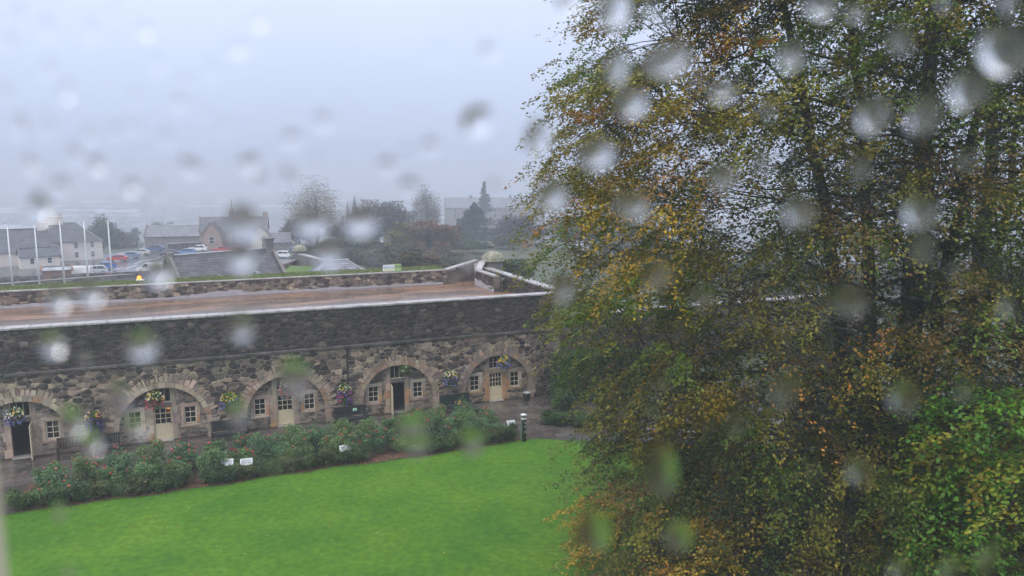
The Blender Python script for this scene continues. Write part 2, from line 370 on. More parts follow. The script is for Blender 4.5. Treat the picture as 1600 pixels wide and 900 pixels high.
# ------------------------------------------------------------------ rubble stones: power-diagram cells in the wall plane
def clip(poly, nx, nz, c):
    out = []; k = len(poly)
    for i in range(k):
        a = poly[i]; b = poly[(i + 1) % k]
        da = a[0] * nx + a[1] * nz - c; db = b[0] * nx + b[1] * nz - c
        if da <= 0: out.append(a)
        if da * db < 0:
            t = da / (da - db); out.append((a[0] + (b[0] - a[0]) * t, a[1] + (b[1] - a[1]) * t))
    return out
def rubble(u0, u1, z0, z1, sx, sz, gap, skip=None, jit=.85, wvar=.35, seed=1, coarse=None):
    """list of (polygon, centre, area) in u,z; every cell shrunk by the mortar gap"""
    rr = random.Random(seed); asp = sx / sz; sites = {}
    nu = int((u1 - u0) / sx) + 1; nzz = int((z1 - z0) / sz) + 1
    for j in range(-1, nzz + 1):
        for i in range(-1, nu + 1):
            if coarse and rr.random() < coarse: continue
            sites[i, j] = (u0 + (i + .5 + (j % 2) * .5 + rr.uniform(-.5, .5) * jit) * sx, (z0 + (j + .5 + rr.uniform(-.5, .5) * jit) * sz) * asp, rr.random() ** 2 * wvar * sx * sx)
    res = []
    for (i, j), (x, y, w) in sites.items():
        if not (u0 - .1 < x < u1 + .1 and z0 - .1 < y / asp < z1 + .1): continue
        if skip and skip(x, y / asp): continue
        poly = [(max(u0, x - 2 * sx), max(z0 * asp, y - 2 * sx)), (min(u1, x + 2 * sx), max(z0 * asp, y - 2 * sx)), (min(u1, x + 2 * sx), min(z1 * asp, y + 2 * sx)), (max(u0, x - 2 * sx), min(z1 * asp, y + 2 * sx))]
        for dj in (-2, -1, 0, 1, 2):
            for di in (-2, -1, 0, 1, 2):
                q = sites.get((i + di, j + dj))
                if q is None or (di == 0 and dj == 0): continue
                nx, ny = q[0] - x, q[1] - y; d2 = nx * nx + ny * ny
                poly = clip(poly, nx, ny, (q[0] ** 2 + q[1] ** 2 - x * x - y * y + w - q[2]) / 2)
                if len(poly) < 3: break
            if len(poly) < 3: break
        if len(poly) < 3: continue
        poly = [(a, b / asp) for a, b in poly]
        A = 0.0; cx = cz = 0.0
        for k in range(len(poly)):
            (xa, za), (xb, zb) = poly[k], poly[(k + 1) % len(poly)]; cr = xa * zb - xb * za; A += cr / 2; cx += (xa + xb) * cr; cz += (za + zb) * cr
        if A < .004: continue
        cx /= 6 * A; cz /= 6 * A
        # inset by moving each vertex towards the centre; jitter outline a little
        p2 = []
        for a, b in poly:
            dx, dz = a - cx, b - cz; L = math.hypot(dx, dz) + 1e-6; f = max(.35, 1 - gap * rr.uniform(.8, 1.7) / L)
            p2.append((cx + dx * f, cz + dz * f))
        # cut long corners once for a rounder outline
        p3 = []
        for k in range(len(p2)):
            a, b = p2[k], p2[(k + 1) % len(p2)]
            p3.append((a[0] * .9 + b[0] * .1, a[1] * .9 + b[1] * .1)); p3.append((a[0] * .1 + b[0] * .9, a[1] * .1 + b[1] * .9))
        res.append((p3, (cx, cz), A))
    return res
def stone_geo(m, poly, c, tint, y0=0.0, h=.04, sy=-1):
    """one stone: outline at the wall face, bevelled to a slightly tilted inset face"""
    n = len(poly); tx, tz = rnd.uniform(-.06, .06), rnd.uniform(-.06, .06)
    vs = [(a, y0 - sy * .01, b) for a, b in poly]
    for f, hh in ((1.0, .55), (.86, 1.0)):
        for a, b in poly:
            dx, dz = (a - c[0]) * f, (b - c[1]) * f; vs.append((c[0] + dx, y0 + sy * (h * hh + dx * tx + dz * tz), c[1] + dz))
    vs.append((c[0], y0 + sy * h * 1.12, c[1]))
    fs = []
    for r in (0, 1):
        for k in range(n): fs.append((r * n + k, r * n + (k + 1) % n, (r + 1) * n + (k + 1) % n, (r + 1) * n + k))
    for k in range(n): fs.append((2 * n + k, 2 * n + (k + 1) % n, 3 * n))
    m.add(vs, fs, 0, tint)
def jt(c, s=.18):
    g = rnd.uniform(1 - s, 1 + s); return tuple(max(.005, x * g * rnd.uniform(.94, 1.06)) for x in c)

# ------------------------------------------------------------------ the casemate range
rangeo = empty('casemate_range', WO, WA)
tag(rangeo, 'long dark rubble stone range with five sandstone arches under a flat wet terrace', 'building')
ARCH = [-28.6, -21.35, -14.3, -7.12, 0.0]; R_IN, ZC = 2.42, .95
ARX = [-35.9] + ARCH
UL, UR, ZTOP, ZSTR = -46.0, 4.7, 7.35, 4.85
def edge_z(du):  # top of the opening at offset du from the arch's centre
    return ZC + math.sqrt(max(0, R_IN ** 2 - du * du))
mb = MB()
def quad(pts, m=0): mb.add(pts, [(0, 1, 2, 3)], m)
prev = UL
for ax in ARX:
    quad([(prev, 0, -.1), (ax - R_IN, 0, -.1), (ax - R_IN, 0, ZSTR), (prev, 0, ZSTR)])
    K = 28
    for k in range(K):
        a0, a1 = math.pi - math.pi * k / K, math.pi - math.pi * (k + 1) / K
        x0, z0, x1, z1 = ax + R_IN * math.cos(a0), ZC + R_IN * math.sin(a0), ax + R_IN * math.cos(a1), ZC + R_IN * math.sin(a1)
        quad([(x0, 0, z0), (x1, 0, z1), (x1, 0, ZSTR), (x0, 0, ZSTR)])
        quad([(x0, 0, z0), (x0, .5, z0), (x1, .5, z1), (x1, 0, z1)])
    for s in (-1, 1): quad([(ax + s * R_IN, 0, -.1), (ax + s * R_IN, .5, -.1), (ax + s * R_IN, .5, ZC), (ax + s * R_IN, 0, ZC)])
    prev = ax + R_IN
quad([(prev, 0, -.1), (UR, 0, -.1), (UR, 0, ZSTR), (prev, 0, ZSTR)])
quad([(UR, 0, -.1), (UR, 19, -.1), (UR, 19, ZSTR), (UR, 0, ZSTR)])
quad([(UL, 19, -3), (UR, 19, -3), (UR, 19, 6), (UL, 19, 6)])
mb.build('wall', M['mortar'], rangeo)
mb = MB()
mb.box(UL, UR, .02, .62, ZSTR, ZTOP - .005)
mb.build('upper_wall', M['mortar_dark'], rangeo)
mb = MB(); mb.box(UL, UR - .01, .62, 18.9, 5.7, 6.3); mb.build('terrace_floor', M['terrace'], rangeo)
# dark vaulted rooms behind the infill walls
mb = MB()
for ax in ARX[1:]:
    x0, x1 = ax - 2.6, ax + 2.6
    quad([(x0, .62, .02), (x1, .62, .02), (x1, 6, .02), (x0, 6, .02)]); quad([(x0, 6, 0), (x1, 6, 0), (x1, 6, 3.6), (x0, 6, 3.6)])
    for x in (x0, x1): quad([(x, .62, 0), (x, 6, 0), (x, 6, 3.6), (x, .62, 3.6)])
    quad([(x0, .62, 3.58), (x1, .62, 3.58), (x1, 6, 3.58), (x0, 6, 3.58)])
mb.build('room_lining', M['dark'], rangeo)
# string course, in lengths
mb = MB(); u = UL
while u < UR:
    w = rnd.uniform(.9, 1.8); mb.cbox(u + .006, min(u + w, UR + .06) - .006, -.13 + rnd.uniform(-.015, .015), .3, ZSTR - .09, ZSTR + .11, .03, 0, (1, 1, 1), .012); u += w
mb.build('string_course', M['course'], rangeo)
# coping stones along the front parapet
u = -34.2
while u < UR - .1:
    w = rnd.uniform(.85, 1.35); w = min(w, UR + .05 - u)
    m = MB(); m.cbox(u + .006, u + w - .006, -.08, .72, ZTOP, ZTOP + .13, .02, 0, (1, 1, 1), .006); m.build('coping_stone', M['coping'], rangeo); u += w
m = MB(); m.cbox(UL, -34.22, -.08, .72, ZTOP, ZTOP + .13, .02); m.build('coping_stone', M['coping'], rangeo)

LOWC = [(.034, .025, .026)] * 5 + [(.062, .046, .042)] * 5 + [(.135, .105, .088)] * 5 + [(.23, .18, .14)] * 5 + [(.36, .28, .21)] * 3
UPC = [(.030, .022, .024)] * 7 + [(.048, .036, .036)] * 6 + [(.080, .060, .054)] * 4 + [(.125, .096, .08)] * 1
def in_arch(u, z, r):
    for ax in ARX:
        if abs(u - ax) < r and (z < ZC or math.hypot(u - ax, z - ZC) < r): return True
    return False
cells = [(p, c, A, 'lo') for p, c, A in rubble(-34, UR - .35, .0, ZSTR - .1, .30, .185, .016, skip=lambda u, z: in_arch(u, z, 2.62), seed=3, wvar=1.3, jit=1.0, coarse=.14)]
cells += [(p, c, A, 'up') for p, c, A in rubble(-34, UR - .35, ZSTR + .12, ZTOP - .03, .27, .16, .011, seed=5, wvar=1.2, jit=1.0, coarse=.14)]
order = sorted(range(len(cells)), key=lambda i: -cells[i][2]); big = set(order[:296])
rest = {'lo': MB(), 'up': MB()}
for i, (p, c, A, w) in enumerate(cells):
    pal = LOWC if w == 'lo' else UPC
    if c[0] > 2.5 and w == 'lo': pal = LOWC[:14]
    t = jt(rnd.choice(pal)); y0 = 0.0 if w == 'lo' else .02; h = rnd.uniform(.025, .05)
    if i in big:
        m = MB(); stone_geo(m, p, c, t, y0, h); m.build('stone', M['stone'], rangeo)
    else: stone_geo(rest[w], p, c, t, y0, h)
tag(rest['lo'].build('small_stones', M['stone'], rangeo), kind='stuff'); tag(rest['up'].build('small_stones', M['stone'], rangeo), kind='stuff')
# quoins at the right corner
z = 0.0; k = 0
SAND = [(.36, .29, .225), (.31, .245, .19), (.40, .33, .26), (.36, .25, .18), (.28, .235, .20)]
while z < ZTOP - .2:
    h = min(rnd.uniform(.34, .46), ZTOP - .01 - z)
    if not (ZSTR - .12 < z + h / 2 < ZSTR + .12):
        w = .62 if k % 2 else .36
        m = MB(); m.cbox(UR - w, UR + .05, -.05, .7 - w * .5, z + .008, z + h - .008, .02, 0, jt((.20, .165, .14)), .008); m.build('quoin', M['sandstone'], rangeo)
    z += h; k += 1
# arches: a dressed inner ring and a ragged outer ring of voussoirs
for ai, ax in enumerate(ARCH):
    base = [(.47, .375, .285), (.49, .385, .285), (.45, .355, .275), (.40, .305, .225), (.30, .225, .195)][ai]
    K = 17
    for k in range(K):
        a0, a1 = math.pi * k / K + .006, math.pi * (k + 1) / K - .006; m = MB(); vs = []
        for y in (-.075, .30):
            for rr_, in ((R_IN - .03,), (R_IN + .27,)):
                for q in (0, .5, 1): a = a0 + (a1 - a0) * q; vs.append((ax + rr_ * math.cos(a), y, ZC + rr_ * math.sin(a)))
        # indices: front inner 0-2, front outer 3-5, back inner 6-8, back outer 9-11
        fs = [(0, 1, 4, 3), (1, 2, 5, 4), (6, 9, 10, 7), (7, 10, 11, 8), (0, 6, 7, 1), (1, 7, 8, 2), (3, 4, 10, 9), (4, 5, 11, 10), (0, 3, 9, 6), (2, 8, 11, 5)]
        m.add(vs, fs, 0, jt(base if rnd.random() < .75 else (.36, .22, .14), .2)); m.build('voussoir', M['sandstone'], rangeo)
    K = 36
    cuts = [0.0]
    for k in range(K): cuts.append(cuts[-1] + rnd.uniform(.6, 1.4))
    for k in range(K):
        a0, a1 = math.pi * cuts[k] / cuts[-1] + .005, math.pi * cuts[k + 1] / cuts[-1] - .005; m = MB(); r0, r1 = R_IN + .285, R_IN + rnd.uniform(.48, .82) * (1 if ai != 3 else .85)
        yf = -rnd.uniform(.045, .07); vs = []
        for y, sh in ((yf, .015), (.2, 0)):
            for rr_, a in ((r0, a0), (r0, a1), (r1 + rnd.uniform(-.05, .05), a1 - .008), (r1 + rnd.uniform(-.05, .05), a0 + .008)):
                vs.append((ax + rr_ * math.cos(a), y, ZC + rr_ * math.sin(a)))
        m.add(vs, [(0, 1, 2, 3), (4, 7, 6, 5), (0, 4, 5, 1), (1, 5, 6, 2), (2, 6, 7, 3), (3, 7, 4, 0)], 0, jt(base if rnd.random() < .45 else rnd.choice([(.30, .24, .20), (.44, .36, .285), (.24, .19, .165), (.40, .27, .19)]), .28))
        m.build('voussoir_stone', M['sandstone'], rangeo)
    for s in (-1, 1):   # dressed jamb stones below the springing
        z = 0.0
        for h in (.33, .3, .31):
            x0, x1 = (ax + s * (R_IN - .03), ax + s * (R_IN + rnd.uniform(.3, .55)))
            m = MB(); m.cbox(min(x0, x1), max(x0, x1), -.07, .3, z + .006, z + h - .006, .015, 0, jt((.40, .32, .25), .25), .006); m.build('jamb_stone', M['sandstone'], rangeo); z += h

# infill walls with their windows and doors
YF = .40           # face of the infill
def block(x0, x1, z0, z1, t, name, d=.045, y1=.55):
    m = MB(); m.cbox(x0 + .004, x1 - .004, YF - d, y1, z0 + .004, z1 - .004, .012, 0, jt(t, .14), .005); return m.build(name, M['sandstone'], rangeo)
PINK = (.52, .405, .32); ORNG = (.53, .31, .16); WHT = (.58, .51, .43)
def pane_grid(owner, x0, x1, z0, z1, y, nx, nz, bar, mt, mg, name='pane', dep=.05):
    """glazing bars in one mesh added to owner's MB; one pane object per light"""
    panes = []; fw = (x1 - x0 - bar * (nx - 1)) / nx; fh = (z1 - z0 - bar * (nz - 1)) / nz
    for i in range(nx - 1): owner.box(x0 + (i + 1) * fw + i * bar, x0 + (i + 1) * (fw + bar), y, y + dep, z0, z1)
    for j in range(nz - 1):
        for i in range(nx): owner.box(x0 + i * (fw + bar), x0 + i * (fw + bar) + fw, y + .002, y + dep - .002, z0 + (j + 1) * fh + j * bar, z0 + (j + 1) * (fh + bar))
    for i in range(nx):
        for j in range(nz):
            a, b = x0 + i * (fw + bar), z0 + j * (fh + bar); p = MB(); t = rnd.uniform(-.006, .006)
            p.add([(a, y + .028 + t, b), (a + fw, y + .028 - t, b), (a + fw, y + .028 - t, b + fh), (a, y + .028 + t, b + fh),
                   (a, y + .033 + t, b), (a + fw, y + .033 - t, b), (a + fw, y + .033 - t, b + fh), (a, y + .033 + t, b + fh)],
                  [(0, 1, 2, 3), (7, 6, 5, 4), (0, 4, 5, 1), (1, 5, 6, 2), (2, 6, 7, 3), (3, 7, 4, 0)])
            panes.append(p)
    return panes
glass_m = mat('window_glass', (.02, .02, .022), .04, spec=.6)
_b = glass_m.node_tree.nodes['Principled BSDF']; _b.inputs['Alpha'].default_value = .55
def window(x0, x1, z0, z1, cols=2, rows=3):
    f = .055; m = MB(); y = YF + .06
    m.box(x0, x0 + f, y, y + .08, z0, z1); m.box(x1 - f, x1, y, y + .08, z0, z1)
    m.box(x0 + f, x1 - f, y + .002, y + .078, z0, z0 + f + .03); m.box(x0 + f, x1 - f, y + .002, y + .078, z1 - f, z1)
    ps = pane_grid(m, x0 + f, x1 - f, z0 + f + .03, z1 - f, y + .015, cols, rows, .032, None, None)
    w = m.build('window', M['paintw'], rangeo)
    for p in ps: p.build('pane', glass_m, w)
    s = MB(); s.cbox(x0 - .03, x1 + .03, y - .07, y + .07, z0 - .06, z0 - .002, .012); s.build('window_sill', M['paint'], w)
def door_leaf(parent, w, h, cols, rows, glazed=.51):
    """leaf with origin at its hinge, glazed in the upper part"""
    d = MB(); z1 = h * (1 - glazed); f = .08
    d.box(0, w, 0, .05, 0, z1); d.box(0, f, .001, .049, z1, h); d.box(w - f, w, .001, .049, z1, h); d.box(f, w - f, .002, .048, h - f, h)
    for k in range(1, 6): d.box(k * w / 6 - .004, k * w / 6 + .004, -.004, .002, .05, z1 - .05)
    ps = pane_grid(d, f, w - f, z1, h - f, .004, cols, rows, .035, None, None, dep=.044)
    return d, ps
def bay(i, door, dcol=(3, 3), lw=True, rw=True, fan=True):
    ax = ARCH[i]; dx = {0: -.05, 1: -.05, 2: -.05, 3: .05, 4: .0}[i]; a, b, zt = ax + dx - .5, ax + dx + .5, 2.02
    wl = (ax - 1.92, ax - 1.22); wr = (ax + 1.12, ax + 1.80); wz = (.86, 1.92)
    holes = [(a, b, 0, 3.25)] + [(q[0], q[1], wz[0], wz[1]) for q, on in ((wl, lw), (wr, rw)) if on]
    m = MB()
    xs = sorted({ax - 2.5, ax + 2.5, *[h[0] for h in holes], *[h[1] for h in holes]}); zs = sorted({0, 3.45, *[h[2] for h in holes], *[h[3] for h in holes]})
    for p in range(len(xs) - 1):
        for q in range(len(zs) - 1):
            cx, cz = (xs[p] + xs[p + 1]) / 2, (zs[q] + zs[q + 1]) / 2
            if any(h[0] < cx < h[1] and h[2] < cz < h[3] for h in holes): continue
            m.box(xs[p], xs[p + 1], YF, .62, zs[q], zs[q + 1])
    m.build('infill_wall', M['mortar'], rangeo)
    def skip(u, z):
        if z > 3.3 or math.hypot(u - ax, max(0, z - ZC)) > 2.45: return True
        for h in holes:
            if h[0] - .26 < u < h[1] + .26 and h[2] - .24 < z < h[3] + .24: return True
        return False
    sm = MB()
    for p, c, A in rubble(ax - 2.42, ax + 2.42, 0, 3.3, .34, .13, .012, skip=skip, seed=40 + i, wvar=.5):
        stone_geo(sm, p, c, jt(rnd.choice([(.20, .165, .14), (.13, .11, .10), (.28, .235, .195), (.085, .075, .07), (.32, .25, .2)])), YF, rnd.uniform(.015, .03))
    tag(sm.build('infill_stones', M['stone'], rangeo), kind='stuff')
    # stone dressings
    o = ORNG if i in (4,) else PINK
    for s, e in ((-1, a), (1, b)):
        z = 0
        for k, h in enumerate((.5, .48, .52, .52)):
            w = (.30 if k % 2 else .42); x0, x1 = (e - w, e) if s < 0 else (e, e + w)
            block(x0, x1, z, z + h, ORNG if rnd.random() < (.55 if i >= 3 else .22) and k < 3 else o, 'door_jamb'); z += h
        x0, x1 = (e - .26, e) if s < 0 else (e, e + .26); block(x0, x1, z, edge_z(max(abs(x0 - ax), abs(x1 - ax))) + .1, PINK, 'door_jamb')
    block(a - .002, b + .002, zt, zt + .26, (.20, .175, .155) if i < 4 else (.38, .29, .2), 'lintel', .03)
    for (q, on) in ((wl, lw), (wr, rw)):
        if not on: continue
        block(q[0] - .2, q[1] + .2, wz[1], wz[1] + .2, WHT if rnd.random() < .6 else PINK, 'lintel'); block(q[0] - .22, q[1] + .22, wz[0] - .2, wz[0] - .05, o, 'sill_stone', .06)
        for s in (0, 1):
            x0, x1 = (q[0] - .2, q[0]) if s == 0 else (q[1], q[1] + .2)
            block(x0, x1, wz[0] - .05, wz[0] + .5, ORNG if rnd.random() < .3 else PINK, 'window_jamb'); block(x0, x1, wz[0] + .5, wz[1], WHT if rnd.random() < .3 else PINK, 'window_jamb')
        window(q[0], q[1], wz[0] - .04, wz[1])
    if fan:
        f = MB(); y = YF + .06; z0, z1 = zt + .27, min(3.2, edge_z(.5) - .02)
        f.box(a, a + .05, y, y + .08, z0, z1); f.box(b - .05, b, y, y + .08, z0, z1); f.box(a + .05, b - .05, y + .002, y + .078, z0, z0 + .06); f.box(a + .05, b - .05, y + .002, y + .078, z1 - .05, z1)
        ps = pane_grid(f, a + .05, b - .05, z0 + .06, z1 - .05, y + .015, 3, 2 if i == 4 else 1, .03, None, None)
        fo = f.build('fanlight', M['paintw'], rangeo)
        for p in ps: p.build('pane', glass_m, fo)
    m = MB(); m.cbox(a - .02, b + .02, .1, .62, -.05, .05, .015); m.build('threshold', M['coping'], rangeo)
    if door == 'shut':
        d, ps = door_leaf(rangeo, b - a, zt - .06, *dcol); e = d.build('door', M['paint'], rangeo); e.location = (a, YF + .07, .055)
        k = MB(); k.lathe([(.0, 0), (.03, .0), (.035, .02), (.02, .045), (0, .05)], 10); ko = k.build('door_knob', M['iron'], e); ko.rotation_euler = (R(90), 0, 0); ko.location = (b - a - .09, -.002, .95)
        for p in ps: p.build('pane', glass_m, e)
    else:
        hx, ang = (a + .02, R(-97)) if door == 'open_left' else (b - .02, R(180 + 93))
        d, ps = door_leaf(rangeo, b - a - .04, zt - .06, *dcol); e = d.build('door', M['paint'], rangeo); e.location = (hx, YF - .03, .055); e.rotation_euler = (0, 0, ang)
        k = MB(); k.lathe([(.0, 0), (.03, .0), (.035, .02), (.02, .045), (0, .05)], 10); ko = k.build('door_knob', M['iron'], e); ko.rotation_euler = (R(90), 0, 0); ko.location = (b - a - .13, -.002, .95)
        for p in ps: p.build('pane', glass_m, e)
bay(0, 'open_right', lw=False); bay(1, 'shut', (3, 3)); bay(2, 'shut', (3, 3)); bay(3, 'open_left', (3, 2), fan=True); bay(4, 'shut', (4, 3))
# rainwater pipe on the pier left of the fourth arch
m = MB(); m.tube([(-10.45, -.12, .05), (-10.45, -.12, 4.2), (-10.45, -.2, 4.45), (-10.45, -.2, 4.7)], .05, 8)
for z in (.6, 1.9, 3.2): m.cbox(-10.53, -10.37, -.13, .02, z, z + .06, .01)
m.box(-10.56, -10.34, -.3, -.1, 4.68, 4.9); m.build('rainwater_pipe', M['iron'], rangeo)

# back parapet of the terrace, turf on top, and the walls by the corner turret
bp = empty('back_parapet', WO, WA); tag(bp, 'low rubble parapet with turfed top closing the far side of the terrace', 'wall')
m = MB(); m.box(UL, 1.4, 15.6, 18.6, 5.8, 7.45)
m.build('wall_core', M['mortar_dark'], bp)
sm = MB(); BKC = LOWC[4:] + [(.30, .26, .2)]
for p, c, A in rubble(-40, 1.4, 6.32, 7.43, .36, .22, .02, seed=9, wvar=.6, coarse=.1): stone_geo(sm, p, c, jt(rnd.choice(BKC)), 15.6, rnd.uniform(.02, .05))
tag(sm.build('stones', M['stone'], bp), kind='stuff')
u = -40.0
while u < 1.3:
    w = min(rnd.uniform(.8, 1.4), 1.42 - u); m = MB(); m.cbox(u + .005, u + w - .005, 15.52, 15.86, 7.45, 7.55, .015, 0, (1, 1, 1), .006); m.build('coping_stone', M['coping'], bp); u += w
m = MB(); m.box(UL, 1.4, 15.865, 18.6, 7.45, 7.54); m.build('turf', mat('turf', (.085, .12, .025), .8, var=.3, vscale=3), bp)
n = 16000
uu = rng.uniform(-42, 1.4, n); yy = rng.uniform(15.8, 18.5, n)
Pt = np.stack([uu, yy, 7.56 + rng.uniform(0, .09, n)], 1)
tag(leaf_obj('turf_grass', Pt, rng.uniform(.1, .26, n), np.array([(.13, .16, .045)]) * rng.uniform(.6, 1.4, (n, 1)), M['grass'], bp, up=0, droop=-1.6, aspect=.22, tri=True), kind='stuff')
# jagged pale flashing at the foot of the parapet
m = MB(); u = -40.0; zt = 6.62
while u < 1.0:
    w = rnd.uniform(.25, .8); zn = min(6.78, max(6.45, zt + rnd.uniform(-.14, .14))); w = min(w, 1.02 - u)
    m.add([(u, 15.53, 6.3), (u + w, 15.53, 6.3), (u + w, 15.53, zn), (u, 15.53, zt), (u, 15.6, 6.3), (u + w, 15.6, 6.3), (u + w, 15.6, zn), (u, 15.6, zt)], [(0, 1, 2, 3), (3, 2, 6, 7), (0, 3, 7, 4), (1, 5, 6, 2)]); u += w; zt = zn + (rnd.uniform(-.12, .12) if rnd.random() < .3 else 0)
m.build('flashing', M['flash'], bp)
# corner walls: ramp up to the turret, end parapet, short traverse wall with a stair door
ep = empty('end_parapet', WO, WA); tag(ep, 'dark stone end wall of the terrace with pale zigzag coping beside the domed turret', 'wall')
def prism(m, pts, z0, z1f, mt=0, tint=(1, 1, 1)):
    """vertical prism over a plan polygon; z1f gives the top height at each corner"""
    k = len(pts); m.add([(x, y, z0) for x, y in pts] + [(x, y, z) for (x, y), z in zip(pts, z1f)], [tuple(range(k))[::-1], tuple(range(k, 2 * k))] + [(i, (i + 1) % k, (i + 1) % k + k, i + k) for i in range(k)], mt, tint)
m = MB(); prism(m, [(1.41, 15.62), (4.9, 16.9), (4.7, 17.6), (1.41, 16.5)], 5.8, [7.45, 8.0, 8.0, 7.45]); prism(m, [(4.72, .7), (5.3, .7), (5.3, 16.8), (4.72, 16.8)], 5.6, [7.5] * 4); prism(m, [(3.45, 9.4), (3.95, 9.4), (3.95, 14.0), (3.45, 14.0)], 6.28, [7.5] * 4)
prism(m, [(3.45, 14.02), (3.95, 14.02), (5.0, 16.6), (4.4, 16.9)], 6.27, [7.5, 7.5, 7.9, 7.9])
m.build('wall_core', M['mortar_dark'], ep)
sm = MB()
def side_stones(x, y0, y1, z0, z1, seed):
    for p, c, A in rubble(y0, y1, z0, z1, .42, .25, .016, seed=seed, wvar=.6):
        mm_ = MB(); stone_geo(mm_, p, c, jt(rnd.choice(UPC)), 0, rnd.uniform(.02, .04)); b0 = len(sm.v)
        sm.v += [(x + b, a, c_) for a, b, c_ in mm_.v]; sm.t += mm_.t; sm.f += [tuple(b0 + q for q in f)[::-1] for f in mm_.f]; sm.m += mm_.m
side_stones(4.72, .75, 16.5, 6.3, 7.48, 21); side_stones(3.45, 9.45, 13.95, 6.3, 7.48, 22)
tag(sm.build('stones', M['stone'], ep), kind='stuff')
def coping_run(a, b, w, z0, z1, parent, n):
    a, b = Vector((a[0], a[1], 0)), Vector((b[0], b[1], 0)); d = (b - a).normalized(); s = Vector((-d.y, d.x, 0)) * w / 2
    for k in range(n):
        p, q = a + (b - a) * (k / n) + d * .006, a + (b - a) * ((k + 1) / n) - d * .006; zp, zq = z0 + (z1 - z0) * k / n, z0 + (z1 - z0) * (k + 1) / n
        m = MB(); prism(m, [tuple((p - s).xy), tuple((q - s).xy), tuple((q + s).xy), tuple((p + s).xy)], min(zp, zq) - .001, [zp + .11, zq + .11, zq + .11, zp + .11]); m.build('coping_stone', M['coping'], parent)
coping_run((1.42, 15.9), (4.75, 17.2), .62, 7.45, 8.0, ep, 4); coping_run((5.0, .75), (5.0, 15.2), .7, 7.5, 7.5, ep, 14); coping_run((3.7, 9.35), (3.7, 13.7), .58, 7.5, 7.5, ep, 4); coping_run((3.75, 14.0), (5.1, 16.5), .6, 7.5, 7.95, ep, 3)
m = MB(); m.add([(3.40, 9.4, 6.3), (3.40, 13.9, 6.3), (3.40, 13.9, 6.95), (3.40, 12.9, 6.75), (3.40, 12.6, 6.9), (3.40, 11.2, 6.62), (3.40, 9.9, 6.72), (3.40, 9.4, 6.6), (3.44, 9.4, 6.3), (3.44, 13.9, 6.3), (3.44, 13.9, 6.95), (3.44, 9.4, 6.6)], [(7, 6, 5, 4, 3, 2, 1, 0), (0, 8, 11, 7), (1, 2, 10, 9)]); m.build('flashing', M['flash'], ep)
# arched stair doorway between traverse and end parapet
m = MB()
for s in (3.98, 4.52): m.cbox(s, s + .16, 9.2, 9.6, 6.28, 7.0, .015)
for k in range(7):
    a0, a1 = math.pi * k / 7 + .02, math.pi * (k + 1) / 7 - .02
    m.add([(4.33 + r_ * math.cos(a), y, 7.0 + r_ * math.sin(a)) for y in (9.2, 9.6) for r_, a in ((.19, a0), (.19, a1), (.36, a1), (.36, a0))], [(0, 1, 2, 3), (4, 7, 6, 5), (0, 4, 5, 1), (1, 5, 6, 2), (2, 6, 7, 3), (3, 7, 4, 0)])
m.build('stair_doorway', M['course'], ep)
m = MB(); m.box(4.14, 4.52, 9.5, 9.55, 6.29, 7.1); m.build('stair_door', M['dark'], ep)

def turret(name, loc, r, label, zlow):
    t = empty(name, loc); tag(t, label, 'turret', 'domed sentry turrets on the outer walls')
    m = MB(); m.lathe([(r * .5, -zlow), (r * .86, -zlow * .6), (r * .88, .0)], 12); m.build('drum', M['greystone'], t)
    m = MB(); m.lathe([(r * .9, 0), (r * 1.06, .06), (r * 1.08, .16), (r * 1.0, .22)], 12); m.build('cornice', M['domestone'], t)
    for k in range(12):    # dome stones, one gore each
        a0, a1 = 2 * math.pi * k / 12 + .012, 2 * math.pi * (k + 1) / 12 - .012; d = MB(); vs = []
        for q in (.02, .3, .6, .85, 1.12, 1.4):
            rr_, zz = r * math.cos(q) * 1.0, .22 + r * .78 * math.sin(q)
            vs += [(rr_ * math.cos(a0), rr_ * math.sin(a0), zz), (rr_ * math.cos(a1), rr_ * math.sin(a1), zz)]
        d.add(vs, [(2 * q, 2 * q + 1, 2 * q + 3, 2 * q + 2) for q in range(5)]); d.build('dome_stone', M['domestone'], t)
    m = MB(); m.lathe([(r * .94, .2), (r * .9, .22 + r * .2), (r * .5, .22 + r * .62), (.03, .2 + r * .74)], 12); m.build('dome_core', M['greystone'], t)
    m = MB(); m.lathe([(.2 * r, .20 + r * .74), (.11 * r, .26 + r * .84), (.08 * r, .2 + r * 1.05), (.17 * r, .2 + r * 1.13), (.2 * r, .2 + r * 1.24), (.12 * r, .2 + r * 1.36), (.02, .2 + r * 1.4)], 10); m.build('finial', M['greystone'], t)
    return t
pz = at(770, 409, 70.5)
turret('sentry_turret', (pz.x, pz.y, pz.z), 1.02, 'larger lichen covered domed stone turret at the right end of the terrace', 2.2)
p2 = at(468.5, 393, 104)
turret('sentry_turret', (p2.x, p2.y, p2.z), .92, 'smaller domed stone turret beside the white van and hipped slate roof', 2.0)

# wall running on to the right behind the beech
gw = empty('garden_wall', WO, WA); tag(gw, 'grey stone wall with pale coping running on behind the big tree', 'wall')
m = MB(); m.box(4.8, 40, 5.2, 5.8, -1.5, 4.6); m.build('wall_core', M['mortar_dark'], gw)
sm = MB()
for p, c, A in rubble(4.8, 30, 0, 4.58, .55, .34, .018, seed=31, wvar=.6): stone_geo(sm, p, c, jt(rnd.choice(UPC + LOWC[5:12])), 5.2, rnd.uniform(.02, .05))
tag(sm.build('stones', M['stone'], gw), kind='stuff')
m = MB(); m.cbox(4.8, 40, 5.1, 5.9, 4.6, 4.74, .02); m.build('coping', M['coping'], gw)

